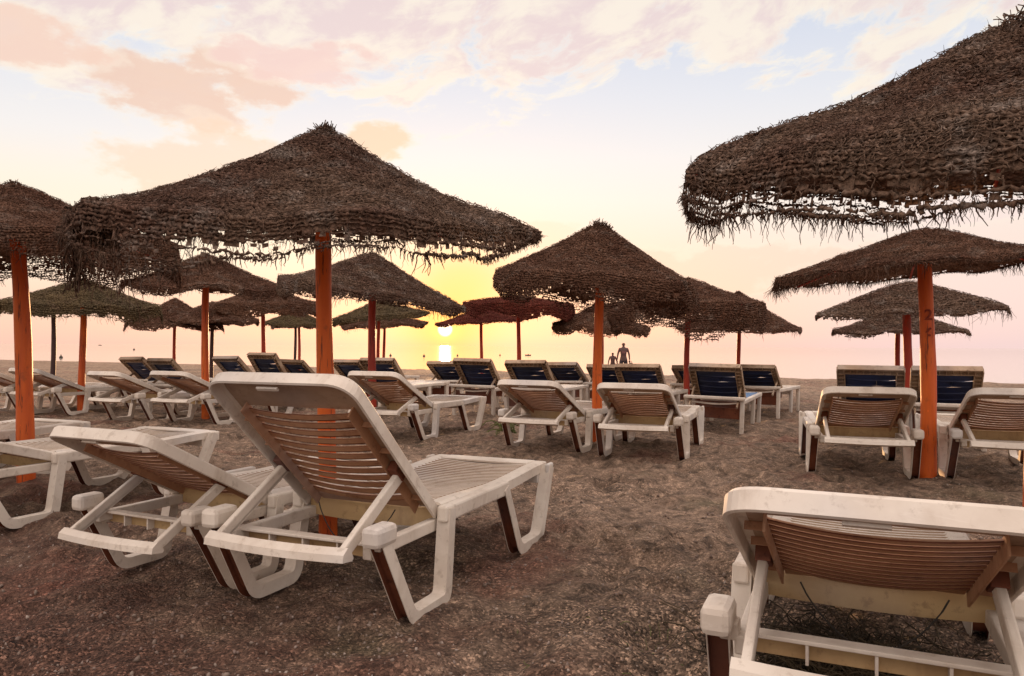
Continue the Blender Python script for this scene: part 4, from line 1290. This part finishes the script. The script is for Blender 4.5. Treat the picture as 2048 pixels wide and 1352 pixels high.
buoy(122, 716, 7, 'dark buoy between the nearly black pole and the slim orange pole on the left')
buoy(268, 700, 4, 'small dark buoy on the sea above the far left pair of blue loungers')
buoy(781, 712, 5, 'dark buoy just right of the two thin poles behind the olive parasol')
buoy(848, 713, 5, 'dark buoy a little left of the sun streak on the water')
buoy(915, 712, 4, 'dark buoy just right of the sun streak on the water')
buoy(1000, 711, 3.4, 'faint buoy between the two red poles right of the sun streak')


def boat(px, py, wpx, label):
    d = ray(px, py); k = min((SEA_Z - CAMH) / min(d.z, -0.002), 700)
    p = Vector((0, 0, CAMH)) + d * k
    L = wpx * p.y / F
    m = MB()
    fr = []
    for i in range(9):
        t = i / 8 * 2 - 1; w_ = 0.16 * L * (1 - abs(t) ** 2.2) + 0.01 * L; sh = 0.05 * L * t * t
        fr.append([Vector((t * L / 2, -w_, 0.13 * L + sh)), Vector((t * L / 2, -w_ * 0.6, -0.03 * L)), Vector((t * L / 2, w_ * 0.6, -0.03 * L)), Vector((t * L / 2, w_, 0.13 * L + sh)), Vector((t * L / 2, w_ * 0.9, 0.11 * L + sh)), Vector((t * L / 2, -w_ * 0.9, 0.11 * L + sh))])
    m.sweep(fr, [0] * 6)
    m.build_parent = None
    root = empty('rowing_boat', (p.x, p.y, SEA_Z))
    m.build('hull', ['buoy_dark'], root)
    m = MB(); m.box(-0.08 * L, 0.12 * L, -0.07 * L, 0.07 * L, 0.10 * L, 0.24 * L, 0.01 * L)
    m.build('cabin', ['buoy_dark'], root)
    tag(root, label, 'boat')


boat(1056, 711, 12, 'small dark boat on the water right of the farther red pole near the sun')
boat(200, 688, 7, 'tiny far boat near the horizon left of the slim orange pole')

# ------------------------------------------------------------------ dry weed, leaves, litter


def weed_patch(name, cx, cy, rx, ry, n, mat, h, label, cat, seed=1, kind=None, lmin=0.05, lmax=0.2, flat=0.3, rad=0.0018):
    rs = np.random.RandomState(seed)
    x = cx + rs.randn(n) * rx * 0.5; y = cy + rs.randn(n) * ry * 0.5
    K = 6; P = np.zeros((n, K, 3))
    P[:, 0] = np.stack([x, y, [ground_z(a, b) - 0.003 for a, b in zip(x, y)]], -1)
    dv = rs.randn(n, 3); dv[:, 2] = np.abs(dv[:, 2]) * flat
    ln = lmin + (lmax - lmin) * rs.rand(n) ** 2
    for k in range(1, K):
        dv = dv + rs.randn(n, 3) * 0.5; dv[:, 2] -= 0.12 * k * flat
        P[:, k] = P[:, k - 1] + dv / np.linalg.norm(dv, axis=1, keepdims=True) * (ln / K)[:, None]
        P[:, k, 2] = np.clip(P[:, k, 2], -0.02, h)
    V, Fq = tubes(P, np.full((n, K), rad) * (0.5 + rs.rand(n, 1)), 3)
    o = np_mesh(name, V, Fq, [mat], smooth=False)
    tag(o, label, cat, kind=kind)


gF = lF.location
weed_patch('dry_seaweed', gF.x + 0.12, gF.y + 0.45, 0.36, 0.42, 3000, 'dry_weed', 0.10, 'tangle of dry brown seaweed and stalks under the near right lounger', 'seaweed', 2, 'stuff', 0.06, 0.32, 0.3, 0.0022)
weed_patch('sparse_weeds', 0.75, 2.35, 0.6, 0.8, 420, 'green_leaf', 0.02, 'sparse green sprouts in the sand left of the near right lounger', 'weeds', 3, 'stuff', 0.02, 0.06, 0.3, 0.0012)
gb = ground_at(1012, 868)
weed_patch('weed_plant', gb.x, gb.y, 0.09, 0.09, 70, 'green_leaf', 0.34, 'yellow green weed beside the slatted lounger left of the centre pole', 'plant', 6, None, 0.2, 0.45, 3.0, 0.006)

# loose cord hanging from the near loungers' seats
lA = slat_proto


def cord(root, label):
    P = np.zeros((1, 24, 3))
    for i in range(24):
        t = i / 23
        P[0, i] = (-0.20 + 0.40 * t, 0.20 - 0.05 * math.sin(t * math.pi), 0.40 - 0.16 * math.sin(t * math.pi) ** 0.8)
    V, Fq = tubes(P, np.full((1, 24), 0.0028), 5)
    o = np_mesh('cord', V, Fq, ['wire'], root)
    return o


for r_ in (lA, lF): cord(r_, None)
